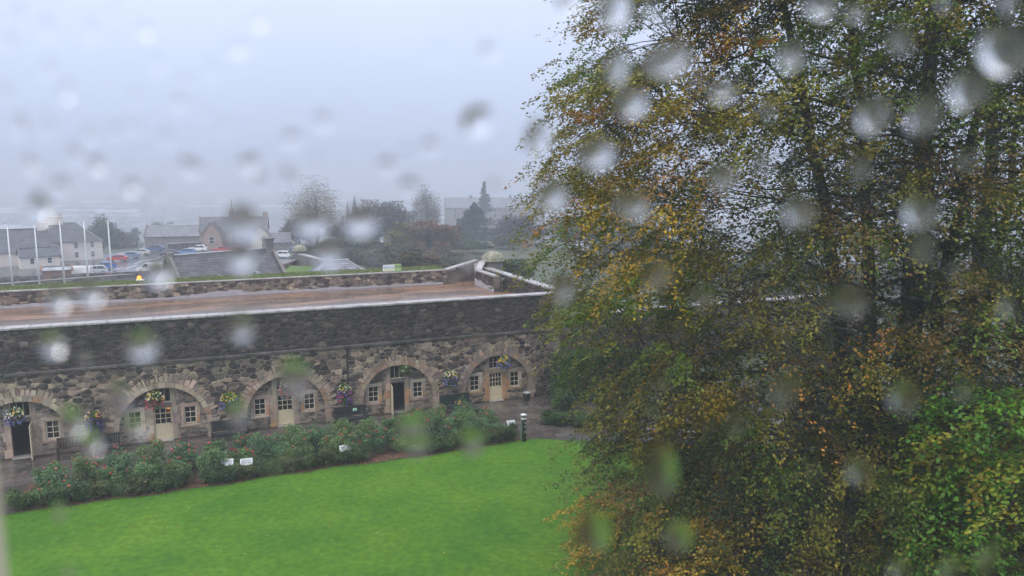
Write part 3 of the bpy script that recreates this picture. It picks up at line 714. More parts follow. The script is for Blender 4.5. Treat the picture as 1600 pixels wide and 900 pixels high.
# ------------------------------------------------------------------ furniture before the arches
def wall_thing(name, u, y, z, rz=0.0):
    p = wp(u, y, z); return empty(name, (p.x, p.y, p.z), WA + rz)
def bench(u, y, w, mk, label, slats, sign=False):
    t = wall_thing('bench', u, y, .012); tag(t, label, 'bench', 'benches against the piers between the arches'); mt = M[mk]; h = w / 2
    for k in range(4): m = MB(); m.cbox(-h, h, -.5 + k * .115, -.405 + k * .115, .42, .45, .006); m.build('seat_slat', mt, t)
    for sx in (-1, 1):
        m = MB(); m.cbox(sx * (h - .06) - .04, sx * (h - .06) + .04, -.5, -.42, 0, .64, .006); m.build('leg', mt, t)
        m = MB(); m.cbox(sx * (h - .06) - .04, sx * (h - .06) + .04, -.06, .02, 0, 1.02, .006); m.build('leg', mt, t)
        m = MB(); m.cbox(sx * (h - .06) - .05, sx * (h - .06) + .05, -.54, -.062, .64, .68, .006); m.build('armrest', mt, t)
    m = MB(); m.cbox(-h, h, -.05, .01, .93, 1.04, .008); m.build('top_rail', mt, t)
    m = MB(); m.cbox(-h + .1, h - .1, -.05, .01, .50, .57, .006); m.build('back_rail', mt, t)
    m = MB(); m.cbox(-h + .1, h - .1, -.49, -.46, .3, .41, .006); m.build('apron', mt, t)
    t.scale = (1.06, 1, 1.16); n = slats; gap = (w - .22) / n
    for k in range(n):
        m = MB(); m.cbox(-h + .11 + k * gap + .004, -h + .11 + (k + 1) * gap - (.004 if slats > 12 else .02), -.035, -.008, .572, .928, .005); m.build('back_slat', mt, t)
    return t
bench(-25.9, -.75, 1.75, 'benchb', 'brown slatted wooden bench beside the leftmost open doorway', 11)
bench(-24.3, -.95, 1.25, 'bench', 'black bench half hidden behind roses left of the lamp lit door', 9)
bench(-17.75, -1.0, 2.0, 'bench', 'long black bench right of the lamp lit door', 16)
b3 = bench(-10.55, -1.0, 1.95, 'bench', 'black bench with a small bright green notice on its back', 16)
bench(-3.55, -1.0, 2.0, 'benchg', 'dark green bench between the open doorway and the rightmost arch', 16)
p = wp(-10.25, -1.12, .98); nt_ = empty('notice', p, WA); tag(nt_, 'small bright green and white notice hung on the black bench back', 'notice')
m = MB(); m.cbox(-.13, .13, -.012, .012, -.09, .09, .004); m.build('board', M['sign_mint'], nt_)
m = MB(); m.box(-.1, .1, -.016, -.0125, -.045, .055); m.build('white_panel', M['sign_white'], nt_)
m = MB()
for k in range(3): m.box(-.08, .08 - .03 * (k % 2), -.0185, -.0165, .032 - k * .028, .042 - k * .028)
m.build('lettering', M['post_green'], nt_)

# hanging baskets: bracket, basket, foliage, flowers
FL = {'y': (.75, .48, .02), 'w': (.75, .72, .62), 'r': (.55, .05, .07), 'p': (.60, .12, .22), 'v': (.13, .08, .42), 'b': (.20, .20, .50), 'd': (.08, .045, .25)}
def flower_balls(name, pts, tints, size, parent):
    """each bloom is a small puckered rosette of five petals and a heart"""
    m = MB()
    for p, t in zip(pts, tints):
        p = Vector(p); d = Vector((rnd.gauss(0, 1), -abs(rnd.gauss(0, 1)) - .4, rnd.gauss(.6, .6))).normalized(); a = d.orthogonal().normalized(); b = d.cross(a); s = size * rnd.uniform(.7, 1.25); t = jt(t, .2); vs = [p + d * s * .25]; 
        for k in range(6):
            th = k * math.pi / 3; q = a * math.cos(th) + b * math.sin(th); vs.append(p + q * s * (.55 if k % 2 else .45) + d * s * .18); vs.append(p + q * s * .25 - d * s * .25)
        m.add(vs, [(0, 1 + 2 * k, 1 + 2 * ((k + 1) % 6)) for k in range(6)] + [(1 + 2 * k, 2 + 2 * k, 2 + 2 * ((k + 1) % 6), 1 + 2 * ((k + 1) % 6)) for k in range(6)], 0, t)
    return m.build(name, M['petal'], parent)
def basket(u, z, y, top, low, label, r=.33, drop=.55, nb=120):
    t = wall_thing('hanging_basket', u, y, z); tag(t, label, 'hanging basket', 'hanging flower baskets along the front of the range'); t.scale = (1.18, 1.0, 1.18)
    m = MB(); m.tube([(0, -y - .02, .85), (0, -y - .02, .25)], .02, 6); m.tube([(0, -y - .02, .8), (0, 0, .8), (0, -.02, .74)], .016, 6); m.tube([(0, -y - .02, .4), (0, -y * .45, .62), (0, 0, .8)], .013, 6)
    m.build('bracket', M['iron'], t)
    m = MB()
    for k in range(3): m.tube([(0, 0, .78), (r * .9 * math.cos(k * 2.1), r * .9 * math.sin(k * 2.1), .05)], .006, 4)
    m.build('chain', M['iron'], t)
    m = MB(); m.lathe([(.04, -r * .85), (r * .55, -r * .7), (r * .85, -r * .35), (r * .95, .04), (r * .85, .05), (.02, .02)], 12); m.build('basket', M['soil'], t)
    n = 420; q = rng.normal(size=(n, 3)); q /= np.linalg.norm(q, axis=1, keepdims=True); q *= rng.uniform(.75, 1.15, (n, 1)) * r; q[:, 2] = np.where(q[:, 2] < 0, q[:, 2] * drop / r * 1.2, q[:, 2] * .95) + .06
    leaf_obj('foliage', q, rng.uniform(.06, .13, n), np.array([(.06, .14, .02)]) * rng.uniform(.5, 1.8, (n, 1)), M['leaf'], t, up=.2, droop=.6)
    pts = []; ts = []
    for k in range(nb):
        a = rnd.uniform(0, 2 * math.pi); zz = rnd.uniform(-drop, r * .9); rr_ = r * (1.08 if zz < .1 else math.sqrt(max(.05, 1.1 - (zz / r) ** 2))) * rnd.uniform(.9, 1.12)
        pts.append((rr_ * math.cos(a), rr_ * math.sin(a), zz + .05)); ts.append(FL[rnd.choice(top if zz > rnd.uniform(-.12, .1) else low)])
    tag(flower_balls('blossoms', pts, ts, .085, t), kind='stuff')
basket(-28.75, 2.62, -.45, 'ywwb', 'bdb', 'basket of yellow, white and pale blue flowers over the leftmost doorway', .36, .4)
basket(-24.95, 2.05, -.42, 'ywp', 'vdv', 'basket of violet flowers with a few yellow left of the lamp lit arch', .32, .7)
basket(-21.75, 2.78, -.45, 'yww', 'rrp', 'basket of white and yellow over trailing dark red flowers above the lamp lit door', .36, .5)
basket(-17.72, 2.25, -.42, 'yyw', 'vbv', 'basket of bright yellow over violet blue flowers between second and third arches', .36, .5)
basket(-14.22, 2.72, -.45, 'www', 'rpb', 'basket of white flowers and pink red trails over the cream door beside the pipe', .37, .55)
basket(-10.75, 2.05, -.42, 'yww', 'vvr', 'basket of yellow, violet and red flowers beside the rainwater pipe', .34, .75)
basket(-6.75, 2.95, -.40, 'w', 'w', 'small mostly green basket under the arch crown above the open door', .30, .3, 8)
basket(-3.6, 2.25, -.42, 'wwy', 'bbd', 'basket of white flowers over pale blue ones above the dark green bench', .36, .5)
basket(.25, 2.85, -.45, 'yyb', 'bbb', 'round basket of lilac blue flowers with a yellow top over the rightmost door', .36, .35)

# litter bin, post, lecterns
t = wall_thing('litter_bin', 1.95, -.65, .012); tag(t, 'small black round litter bin against the wall right of the rightmost door', 'bin')
m = MB(); m.lathe([(.2, 0), (.24, .03), (.27, .55), (.25, .56), (.23, .5), (.05, .48)], 16); m.build('body', M['iron'], t)
m = MB(); m.lathe([(.255, .56), (.29, .57), (.29, .62), (.2, .64), (.19, .575)], 16); m.build('rim', M['steel'], t)
q = atz(818, 690, .0); t = empty('charging_post', (q.x, q.y, .0), WA + R(20)); tag(t, 'slim black and green post with a pale cap at the end of the rose bed', 'post')
m = MB(); m.cbox(-.13, .13, -.11, .0, .0, 1.35, .015); m.build('front_panel', M['post_black'], t)
m = MB(); m.cbox(-.1, .17, .002, .16, .0, 1.36, .02); m.build('body', M['post_green'], t)
m = MB(); m.cbox(-.11, .17, -.1, .16, 1.365, 1.46, .03); m.build('collar', M['steel'], t)
m = MB(); m.cbox(-.09, .09, -.09, .09, 1.46, 1.62, .02); m.build('neck', M['post_green'], t)
m = MB(); m.cbox(-.14, .14, -.14, .14, 1.62, 1.70, .025); m.build('cap', M['sign_white'], t)
for z in (.62, .95, 1.18): m = MB(); m.lathe([(0, 0), (.055, 0), (.06, .02), (.03, .03), (0, .03)], 12); o = m.build('dial', M['steel'], t); o.location = (0, -.112, z); o.rotation_euler = (R(90), 0, 0)
M['panel_grey'] = mat('panel_face', (.36, .38, .40), .25); M['panel_ink'] = mat('panel_ink', (.24, .26, .28), .3)
def lectern(px, py, label, w=.62):
    q = atz(px, py + 12, .02); t = empty('info_lectern', (q.x, q.y, .02), WA + R(-4)); tag(t, label, 'information panel', 'tilted information panels in the rose bed')
    for s in (-1, 1): m = MB(); m.cbox(s * w * .3 - .025, s * w * .3 + .025, -.03, .03, 0, .62, .005); m.build('leg', M['iron'], t)
    m = MB(); m.cbox(-w / 2, w / 2, -.22, .22, -.02, .02, .006); f = m.build('frame', M['steel'], t); f.location = (0, 0, .72); f.rotation_euler = (R(32), 0, 0)
    m = MB(); m.box(-w / 2 + .035, w / 2 - .035, -.185, .185, .0205, .024); m.build('panel', M['panel_grey'], f)
    m = MB(); m.box(-w * .4, -w * .05, -.13, .12, .0242, .026)
    for k in range(6): m.box(w * .02, w * (.40 - .05 * (k % 3)), .10 - k * .04, .115 - k * .04, .0242, .026)
    m.build('print', M['panel_ink'], f)
lectern(356, 731, 'white tilted information panel, left one of the close pair in the rose bed')
lectern(386, 730, 'white tilted information panel, right one of the close pair in the rose bed')
lectern(540, 708, 'single grey framed information panel in the middle of the rose bed')
lectern(799, 667, 'small tilted information panel at the right end beside the slim post', .5)
# sign on the parapet
p = wp(-3.4, 15.75, 7.55); t = empty('panorama_board', p, WA); tag(t, 'wide white and pale green panorama board on the far terrace parapet', 'sign')
m = MB(); m.cbox(-.85, .12, -.03, .03, .06, .62, .01); m.build('picture_panel', M['sign_white'], t)
m = MB(); m.cbox(.125, .75, -.03, .03, .06, .66, .01); m.build('text_panel', M['sign_green'], t)
for s in (-.7, 0, .6): m = MB(); m.box(s - .02, s + .02, -.02, .02, 0, .06); m.build('foot', M['iron'], t)
m = MB(); m.box(-.8, .05, -.034, -.031, .3, .5); m.build('skyline_print', mat('print_blue', (.35, .45, .6), .4, col2=(.6, .68, .75), c2scale=4), t)
m = MB(); m.box(-.8, .05, -.034, -.031, .1, .28); m.build('meadow_print', mat('print_yellow', (.62, .64, .40), .4), t)
m = MB()
for k in range(4): m.box(.2, .45, -.034, -.031, .54 - k * .08, .57 - k * .08)
m.box(.52, .58, -.034, -.031, .3, .56); m.box(.64, .69, -.034, -.031, .26, .56); m.build('lettering', M['ink'], t)
# amber lamp on the turf
p = wp(-23.1, 17.7, 7.54); t = empty('amber_beacon', p, WA); tag(t, 'glowing amber warning lamp standing on the turf of the far parapet', 'lamp')
m = MB(); m.cbox(-.28, .28, -.2, .2, 0, .14, .03); m.build('base', M['white'], t)
m = MB(); m.lathe([(.1, .14), (.15, .16), (.16, .30), (.11, .40), (.02, .43)], 12, (-.05, 0, 0)); m.build('lens', M['amber'], t, smooth=True)
m = MB(); m.tube([(.2, 0, .12), (.22, 0, .3), (.1, 0, .44), (-.05, 0, .45)], .012, 5); m.build('guard', M['iron'], t)
# warm pendant lamp inside the lamp lit door
p = wp(-21.05, 1.0, 1.78); t = empty('pendant_lamp', p, WA); tag(t, 'lit orange pendant lamp seen through the glazed door of the second arch', 'lamp')
m = MB(); m.lathe([(.04, .16), (.10, .12), (.2, 0), (.19, -.01), (.02, .1)], 12); m.build('shade', M['warm'], t)
m = MB(); m.tube([(0, 0, .15), (0, 0, 1.79)], .01, 5); m.build('flex', M['iron'], t)
p = wp(-20.98, 3.4, .9); t = empty('glowing_counter', p, WA); tag(t, 'shelf with a warm glowing front inside the room behind the second arch door', 'shelf')
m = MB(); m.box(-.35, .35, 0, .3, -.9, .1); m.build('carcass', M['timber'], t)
m = MB(); m.box(-.3, .3, -.02, -.002, -.2, .08); m.build('glowing_front', emit('shelf_glow', (1, .35, .1), .5), t)  # shelf front emits: warm lamplight put into its material, it is no lamp
p = wp(-21.05, .8, 2.98); t = empty('orange_lantern', p, WA); tag(t, 'small glowing orange lantern behind the fanlight of the second arch', 'lantern')
m = MB(); m.cbox(.12, .42, -.1, .1, -.16, .12, .02); m.build('shade', emit('lantern_glow', (1, .28, .06), 1.1), t)
m = MB(); m.tube([(.27, 0, .1), (.27, 0, .6)], .01, 5); m.build('flex', M['iron'], t)

# ------------------------------------------------------------------ plants near the range
def cloud(n, c, s, shell=.55):
    q = rng.normal(size=(n, 3)); q /= np.linalg.norm(q, axis=1, keepdims=True); q *= (shell + (1 - shell) * rng.random((n, 1)) ** .7) ** 1; return np.asarray(c) + q * np.asarray(s)
def tones(n, base, lo=.6, hi=1.5, hue=.18):
    t = np.asarray(base, float)[None] * rng.uniform(lo, hi, (n, 1)); t[:, 0] *= rng.uniform(1 - hue, 1 + hue * 1.6, n); return t
def bush(name, u, y, r, h, n, base, label, cat, group, blooms=0, bcol='rrp', size=(.07, .15), blade=False):
    p = wp(u, y, .012); t = empty(name, (p.x, p.y, p.z), rnd.uniform(0, 6)); tag(t, label, cat, group)
    m = MB(); cl = []
    for k in range(9):
        a = rnd.uniform(0, 6.28); rr_ = r * rnd.uniform(.25, .8); tip = Vector((rr_ * math.cos(a), rr_ * math.sin(a), h * rnd.uniform(.55, .95))); m.tube([(0.05 * math.cos(a), .05 * math.sin(a), 0), tip * .5 + Vector((0, 0, .08)), tip], [.018, .012, .006], 4); cl.append(tip)
    m.build('stems', M['bark'], t)
    parts = []
    for tip in cl: parts.append(cloud(n // 12, tip - Vector((0, 0, .08 * h)), (r * .42, r * .42, h * .24), .3))
    parts.append(cloud(n - (n // 12) * len(cl), (0, 0, h * .40), (r * .85, r * .85, h * .42), .5)); q = np.concatenate(parts); q[:, 2] = np.maximum(q[:, 2], .03)
    tn = tones(len(q), base); k0 = 0
    for pt_ in parts[:-1]: tn[k0:k0 + len(pt_)] *= rnd.uniform(.65, 1.5); k0 += len(pt_)
    leaf_obj('foliage', q, rng.uniform(*size, len(q)), tn, M['leaf'], t, up=.35, droop=.2 if not blade else -2, aspect=.62 if not blade else .16)
    if blooms:
        pts = []; ts = []; col = rnd.choice(bcol)
        for k in range(blooms):
            tip = rnd.choice(cl); pts.append((tip.x + rnd.gauss(0, r * .2), tip.y + rnd.gauss(0, r * .2), max(.2, tip.z + rnd.uniform(.0, .22)))); ts.append({'r': (.42, .035, .04), 'p': (.50, .13, .12), 'y': (.6, .42, .1), 'o': (.48, .15, .07)}[col])
        tag(flower_balls('blooms', pts, ts, .13, t), kind='stuff')
    return t
NEAR = [(-27.2, 'the far left end'), (-25.6, 'the brown slatted bench'), (-24.2, 'the violet basket pier'), (-22.6, 'the left window of the lamp lit arch'), (-21.0, 'the lamp lit door'), (-19.4, 'the right window of the lamp lit arch'), (-17.7, 'the long black bench'), (-16.0, 'the left window of the third arch'), (-14.4, 'the cream door of the third arch'), (-12.8, 'the right window of the third arch'), (-10.9, 'the rainwater pipe'), (-9.2, 'the left window of the fourth arch'), (-7.4, 'the open door of the fourth arch'), (-5.6, 'the right window of the fourth arch'), (-3.8, 'the dark green bench'), (-2.2, 'the slim post')]
def near(u): return min(NEAR, key=lambda q: abs(q[0] - u))[1]
def rose_label(col, row, u): return {'r': 'red', 'p': 'pink', 'o': 'orange red'}[col] + ' rose bush, ' + ('back', 'middle', 'front')[row] + ' row, near ' + near(u)
for row, y in enumerate((-4.6, -5.7, -6.7)):
    u = -26.6 + row * .45 - (0.9 if row == 2 else 0)
    while u < -2.3:
        col = rnd.choice('rrppo'); hh = rnd.uniform(1.0, 1.75) * (1 if row < 2 else .82); yy = y + rnd.uniform(-.25, .25) + (.0 if u > -24 else -.3)
        if u > -3.2: hh *= .8
        bush('rose_bush', u, yy, rnd.uniform(.72, .95), hh, 1500, rnd.choice([(.085, .165, .06), (.105, .18, .06), (.075, .155, .07)]), rose_label(col, row, u), 'rose bush', 'rose bushes in the long bed', rnd.choice([0, 2, 3, 6, 12] if u > -20 else [3, 6, 9, 14]), col, (.07, .15))
        u += rnd.uniform(1.25, 1.7)
t = bush('rose_bush', -4.1, -4.4, .6, 1.75, 1300, (.06, .12, .03), 'tall rose bush with yellow blooms near the right end of the bed', 'rose bush', 'rose bushes in the long bed', 16, 'y', (.07, .14))
u = -27.4
while u < -2.0:
    gap = (-19.9 < u < -19.3) or (-10.6 < u < -8.2)
    if not gap: bush('lavender', u, lawn_edge(u) + .60 + rnd.uniform(-.06, .06), .72, rnd.uniform(.68, .92), 1900, rnd.choice([(.060, .105, .030), (.075, .10, .035), (.05, .095, .035)]), 'low greyish edging plant near ' + near(u), 'edging plant', 'low edging plants along the lawn', 0, '', (.16, .30), True)
    u += rnd.uniform(.72, .92)
# clipped hedge beside the corner
def hedge(u0, u1, y0, y1, h, n, base, label):
    p = wp((u0 + u1) / 2, (y0 + y1) / 2, 0); t = empty('hedge', (p.x, p.y, 0), WA); tag(t, label, 'hedge'); a, b = (u1 - u0) / 2, (y1 - y0) / 2
    m = MB(); m.box(-a + .12, a - .12, -b + .12, b - .12, 0, h - .1); m.build('dark_core', M['bark'], t)  # solid dark box added to stand for the shaded depth behind the leaves
    q = rng.uniform(-1, 1, (n, 3)); f = rng.integers(0, 5, n); q[:, 2] = (q[:, 2] + 1) / 2 * h
    q[:, 0] *= a; q[:, 1] *= b; nz_ = rng.normal(0, .05, n)
    q[:, 1] = np.where(f <= 1, -b + nz_, q[:, 1]); q[:, 0] = np.where(f == 2, -a + nz_, np.where(f == 3, a + nz_, q[:, 0])); q[:, 2] = np.where(f == 4, h + nz_, q[:, 2])
    leaf_obj('foliage', q, rng.uniform(.07, .13, n), tones(n, base), M['leaf'], t, up=.2, aspect=.5, tri=True)
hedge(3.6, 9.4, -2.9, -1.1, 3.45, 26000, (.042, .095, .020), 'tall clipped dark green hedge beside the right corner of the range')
bush('shrub', 2.9, -4.5, .95, 1.7, 3600, (.05, .10, .035), 'bluish green leafy shrub before the clipped hedge', 'shrub', None)
bush('lavender', 1.75, -6.0, 1.05, .8, 3000, (.045, .085, .025), 'soft low green plant beside the path right of the slim post', 'edging plant', 'low edging plants along the lawn', 0, '', (.18, .36), True)
bush('lavender', 3.1, -6.9, 1.1, .8, 3000, (.045, .085, .025), 'soft low plant at the path corner nearest the beech', 'edging plant', 'low edging plants along the lawn', 0, '', (.18, .36), True)

# ------------------------------------------------------------------ trees
def bez(a, b, c, n):
    out = []
    for i in range(n + 1):
        t = i / n; out.append(a * (1 - t) ** 2 + b * 2 * t * (1 - t) + c * t * t)
    return out
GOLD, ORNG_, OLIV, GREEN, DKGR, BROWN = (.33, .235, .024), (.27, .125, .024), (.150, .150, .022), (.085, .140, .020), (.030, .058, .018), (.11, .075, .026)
def big_tree(name, base, H, stems, env, limbs, seed, label, palette, cat='tree', sprays=6, per=80, leaf=(.07, .12), clumps=500, spread=.55, inner=0, droopz=1.0, zmin=1.2):
    rr = random.Random(seed); t = empty(name, base); tag(t, label, cat)
    wood = MB(); P = []; TI = []; AX = []
    stem_lines = []
    for (sx, sy, hz, r0) in stems:
        ln = bez(Vector((sx * .12, sy * .12, -.3)), Vector((sx * .35, sy * .35, hz * .45)), Vector((sx, sy, hz)), 14)
        ln = [q + Vector((rr.gauss(0, .10), rr.gauss(0, .10), 0)) * (1 if 0 < i else 0) for i, q in enumerate(ln)]
        tr = MB(); tr.tube(ln, [r0 * (1 - .80 * i / 14) * (1.5 if i == 0 else 1) for i in range(15)], 10); tr.build('trunk', M['bark'], t, smooth=True); stem_lines.append((ln, r0))
    LP = []
    for li in range(limbs):
        ln, r0 = rr.choice(stem_lines); f = .10 + .88 * (li + .5) / limbs; i = min(13, int(f * 14)); s = ln[i]; azi = rr.uniform(0, 2 * math.pi)
        zs = s.z; ze = zs + (rr.uniform(-3.0, 1.0) if zs < H * .35 else rr.uniform(-1.5, 2.5) if zs < H * .7 else rr.uniform(.5, 3.5)); ze = max(zmin + .6, min(H, ze))
        rad = env(ze, azi) * rr.uniform(.70, .95); e = Vector((math.cos(azi) * rad, math.sin(azi) * rad, ze))
        mid = (s + e) / 2 + Vector((rr.gauss(0, .9), rr.gauss(0, .9), rr.uniform(1.0, 3.0))); L = bez(s, mid, e, 10)
        L = [q + Vector((rr.gauss(0, .12), rr.gauss(0, .12), rr.gauss(0, .12))) if 0 < k_ else q for k_, q in enumerate(L)]
        rl = max(.03, .13 * (1 - .65 * f)); wood.tube(L, [rl * (1 - .9 * k / 10) for k in range(11)], 6)
        LP += [(q, k / 10) for k, q in enumerate(L) if k > 2]
    LA = np.array([tuple(q) for q, _ in LP])
    made = 0; tries = 0
    while made < clumps and tries < clumps * 8:
        tries += 1
        q_ = rr.random(); azi = rr.uniform(0, 2 * math.pi) if q_ < .45 else rr.uniform(math.pi * .92, math.pi * 2.02) if q_ < .78 else rr.gauss(math.pi * 1.02, .32); z = zmin + ((H - zmin) * rr.random() ** .80 if rr.random() > .16 else rr.uniform(0, 6.5)); rad = env(z, azi) * math.sqrt(rr.uniform(.22, 1.0)); c = Vector((math.cos(azi) * rad, math.sin(azi) * rad, z))
        wpos = c + Vector(base); tone, dens = palette(wpos, rr)
        if dens <= 0: continue
        made += 1
        dd = LA - np.array(c); dd[:, 2] = np.where(dd[:, 2] > .4, dd[:, 2] * 2.2, dd[:, 2]); jj = np.argsort((dd ** 2).sum(1))[:9]; j = int(jj[min(8, int(rr.random() ** 1.5 * 9))]); a = Vector(LA[j])
        if (a - c).length > 5.5: a = c + (a - c).normalized() * 5.5
        B = bez(a, (a + c) / 2 + Vector((0, 0, .5)), c, 5); wood.tube(B, [.017 * (1 - .8 * q / 5) + .003 for q in range(6)], 4, caps=False)
        out = Vector((c.x, c.y, 0)).normalized() if rad > .5 else Vector((1, 0, 0)); out = (out + Vector((rr.gauss(0, .5), rr.gauss(0, .5), 0))).normalized()
        ctone = rr.uniform(.65, 1.5)
        edge = rad / max(1, env(z, azi)); hang = droopz * (1.0 if z < H * .62 else .75) * rr.uniform(.4, 1.3)
        for sp in range(sprays):
            n = int(per * dens * rr.uniform(.5, 1.5))
            if n < 4: continue
            o2 = (out + Vector((rr.gauss(0, .6), rr.gauss(0, .6), 0))).normalized(); s0 = c + Vector((rr.gauss(0, spread), rr.gauss(0, spread), rr.gauss(0, spread * .55))); Ls = rr.uniform(.7, 1.5)
            g = rng.random((n, 1)) ** .8; lat = np.array([-o2.y, o2.x, 0]); wd = rng.normal(0, .20, (n, 1)) * (1.25 - g * .7)
            pts = np.array(s0)[None] + np.array(o2)[None] * g * Ls + lat[None] * wd + rng.normal(0, .055, (n, 3)); pts[:, 2] -= (g[:, 0] ** 1.6) * hang * Ls * .9 + np.abs(wd[:, 0]) * .25
            tip = s0 + o2 * Ls + Vector((0, 0, -hang * Ls * .9))
            if sp % 3 == 0: wood.tube([c, s0, (s0 + tip) / 2 + Vector((0, 0, .12)), tip], [.010, .009, .006, .002], 3, caps=False)
            P.append(pts); tt = np.asarray(tone) * ctone * rr.uniform(.8, 1.25); t_ = tones(n, tt, .72, 1.3, .16)
            P_n = rr.random()
            if P_n < .25: t_ = t_ * .6 + tones(n, np.asarray(GOLD), .6, 1.3, .2) * .4
            TI.append(t_); AX.append(np.repeat(np.array(o2)[None], n, 0))
    wood.build('branches', M['bark'], t, smooth=True)
    P = np.concatenate(P); TI = np.concatenate(TI); AX = np.concatenate(AX); ok = P[:, 2] > .15; P, TI, AX = P[ok], TI[ok], AX[ok]
    leaf_obj('crown', P, rng.uniform(*leaf, len(P)), TI, M['leaf'], t, up=.5, droop=.3, axis=AX)
    if inner:      # inner crown leaves, the shade inside the crown put into their darker colours
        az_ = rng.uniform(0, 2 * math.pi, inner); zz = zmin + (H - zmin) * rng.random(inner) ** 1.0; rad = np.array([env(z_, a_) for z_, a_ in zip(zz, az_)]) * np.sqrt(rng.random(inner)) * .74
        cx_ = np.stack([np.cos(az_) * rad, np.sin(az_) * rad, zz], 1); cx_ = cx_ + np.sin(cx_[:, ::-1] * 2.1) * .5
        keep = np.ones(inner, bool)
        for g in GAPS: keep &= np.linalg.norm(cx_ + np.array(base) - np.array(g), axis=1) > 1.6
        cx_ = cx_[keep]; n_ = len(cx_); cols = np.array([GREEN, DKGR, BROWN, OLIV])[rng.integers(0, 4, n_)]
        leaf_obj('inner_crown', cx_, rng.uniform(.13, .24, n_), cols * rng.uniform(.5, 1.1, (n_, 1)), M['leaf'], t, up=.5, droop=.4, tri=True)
    return t
def env_beech(z, a):
    r = np.interp(z, [0, 3, 7, 12, 16, 19, 23, 27, 30], [11.5, 11.9, 10.8, 13.0, 13.7, 12.4, 11.2, 8, 3]); c = math.cos(a)
    sn = abs(math.sin(a)) / .62; r = r / (abs(c) ** 3.2 + sn ** 3.2) ** (1 / 3.2)
    return r * (1 - .30 * max(0, c))
GAPS = [Vector((rnd.uniform(6, 26), rnd.uniform(19, 36), rnd.uniform(10, 26))) for _ in range(14)]
def hash3(p, sc, k):
    v = math.sin(math.floor(p.x / sc) * 12.9898 + math.floor(p.y / sc + .37) * 78.233 + math.floor(p.z / sc) * 37.719 + k * 4.11) * 43758.5453; return v - math.floor(v)
def pal_beech(p, rr):
    left = max(0, min(1, (10 - p.x) / 8)); k = hash3(p, 2.6, 1) * .78 + rr.random() * .22; up = max(0, min(1, (p.z - 9) / 6))
    g = .09 + .22 * left * (.35 + .65 * up); o = g + .03 + .06 * left
    if k < g: c = GOLD
    elif k < o: c = ORNG_
    elif k < o + .30: c = OLIV
    elif k < o + .52: c = GREEN
    elif k < .86: c = BROWN if rr.random() < .6 else OLIV
    else: c = DKGR
    for g in GAPS:
        if (p - g).length < 1.65 - .5 * left: return c, 0
    if p.x > 12 and p.y < 26.5 and p.z > 4 and rr.random() < .20: return c, 0
    return c, (.95 + .2 * left) * rr.choice((.45, 1, 1.45))
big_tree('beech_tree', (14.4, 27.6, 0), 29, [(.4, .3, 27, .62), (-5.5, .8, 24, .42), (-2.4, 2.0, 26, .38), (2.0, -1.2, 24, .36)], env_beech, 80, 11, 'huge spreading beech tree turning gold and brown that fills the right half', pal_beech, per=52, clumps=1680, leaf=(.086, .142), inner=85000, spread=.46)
def env_b2(z, a): return float(np.interp(z, [0, 4, 10, 18, 24, 29], [7, 9, 10, 10, 8, 3]))
def pal_green(p, rr):
    k = rr.random(); return ((.075, .155, .018) if k < .52 else OLIV if k < .68 else DKGR if k < .86 else GOLD if k < .93 else BROWN), rr.choice((.6, 1, 1.2))
big_tree('sycamore_tree', (22.6, 37, 0), 29, [(.3, .2, 27, .6), (2.5, 1, 25, .35)], env_b2, 50, 12, 'tall greener tree with a thick dark trunk standing right behind the beech', pal_green, per=50, clumps=580, leaf=(.09, .16))
def env_m(z, a): return float(np.interp(z, [0, 2, 6, 10, 12], [2.0, 3.4, 4.2, 3.2, 1.2]))
def pal_maple(p, rr):
    k = rr.random(); return ((.085, .215, .020) if k < .6 else (.06, .15, .018) if k < .8 else (.18, .25, .025) if k < .93 else GOLD), 1.0
big_tree('maple_tree', (15.8, 20.2, 0), 10.0, [(.2, .1, 9.0, .17)], env_m, 20, 13, 'small bright green maple with big leaves in the lower right corner', pal_maple, per=38, clumps=170, leaf=(.10, .19))

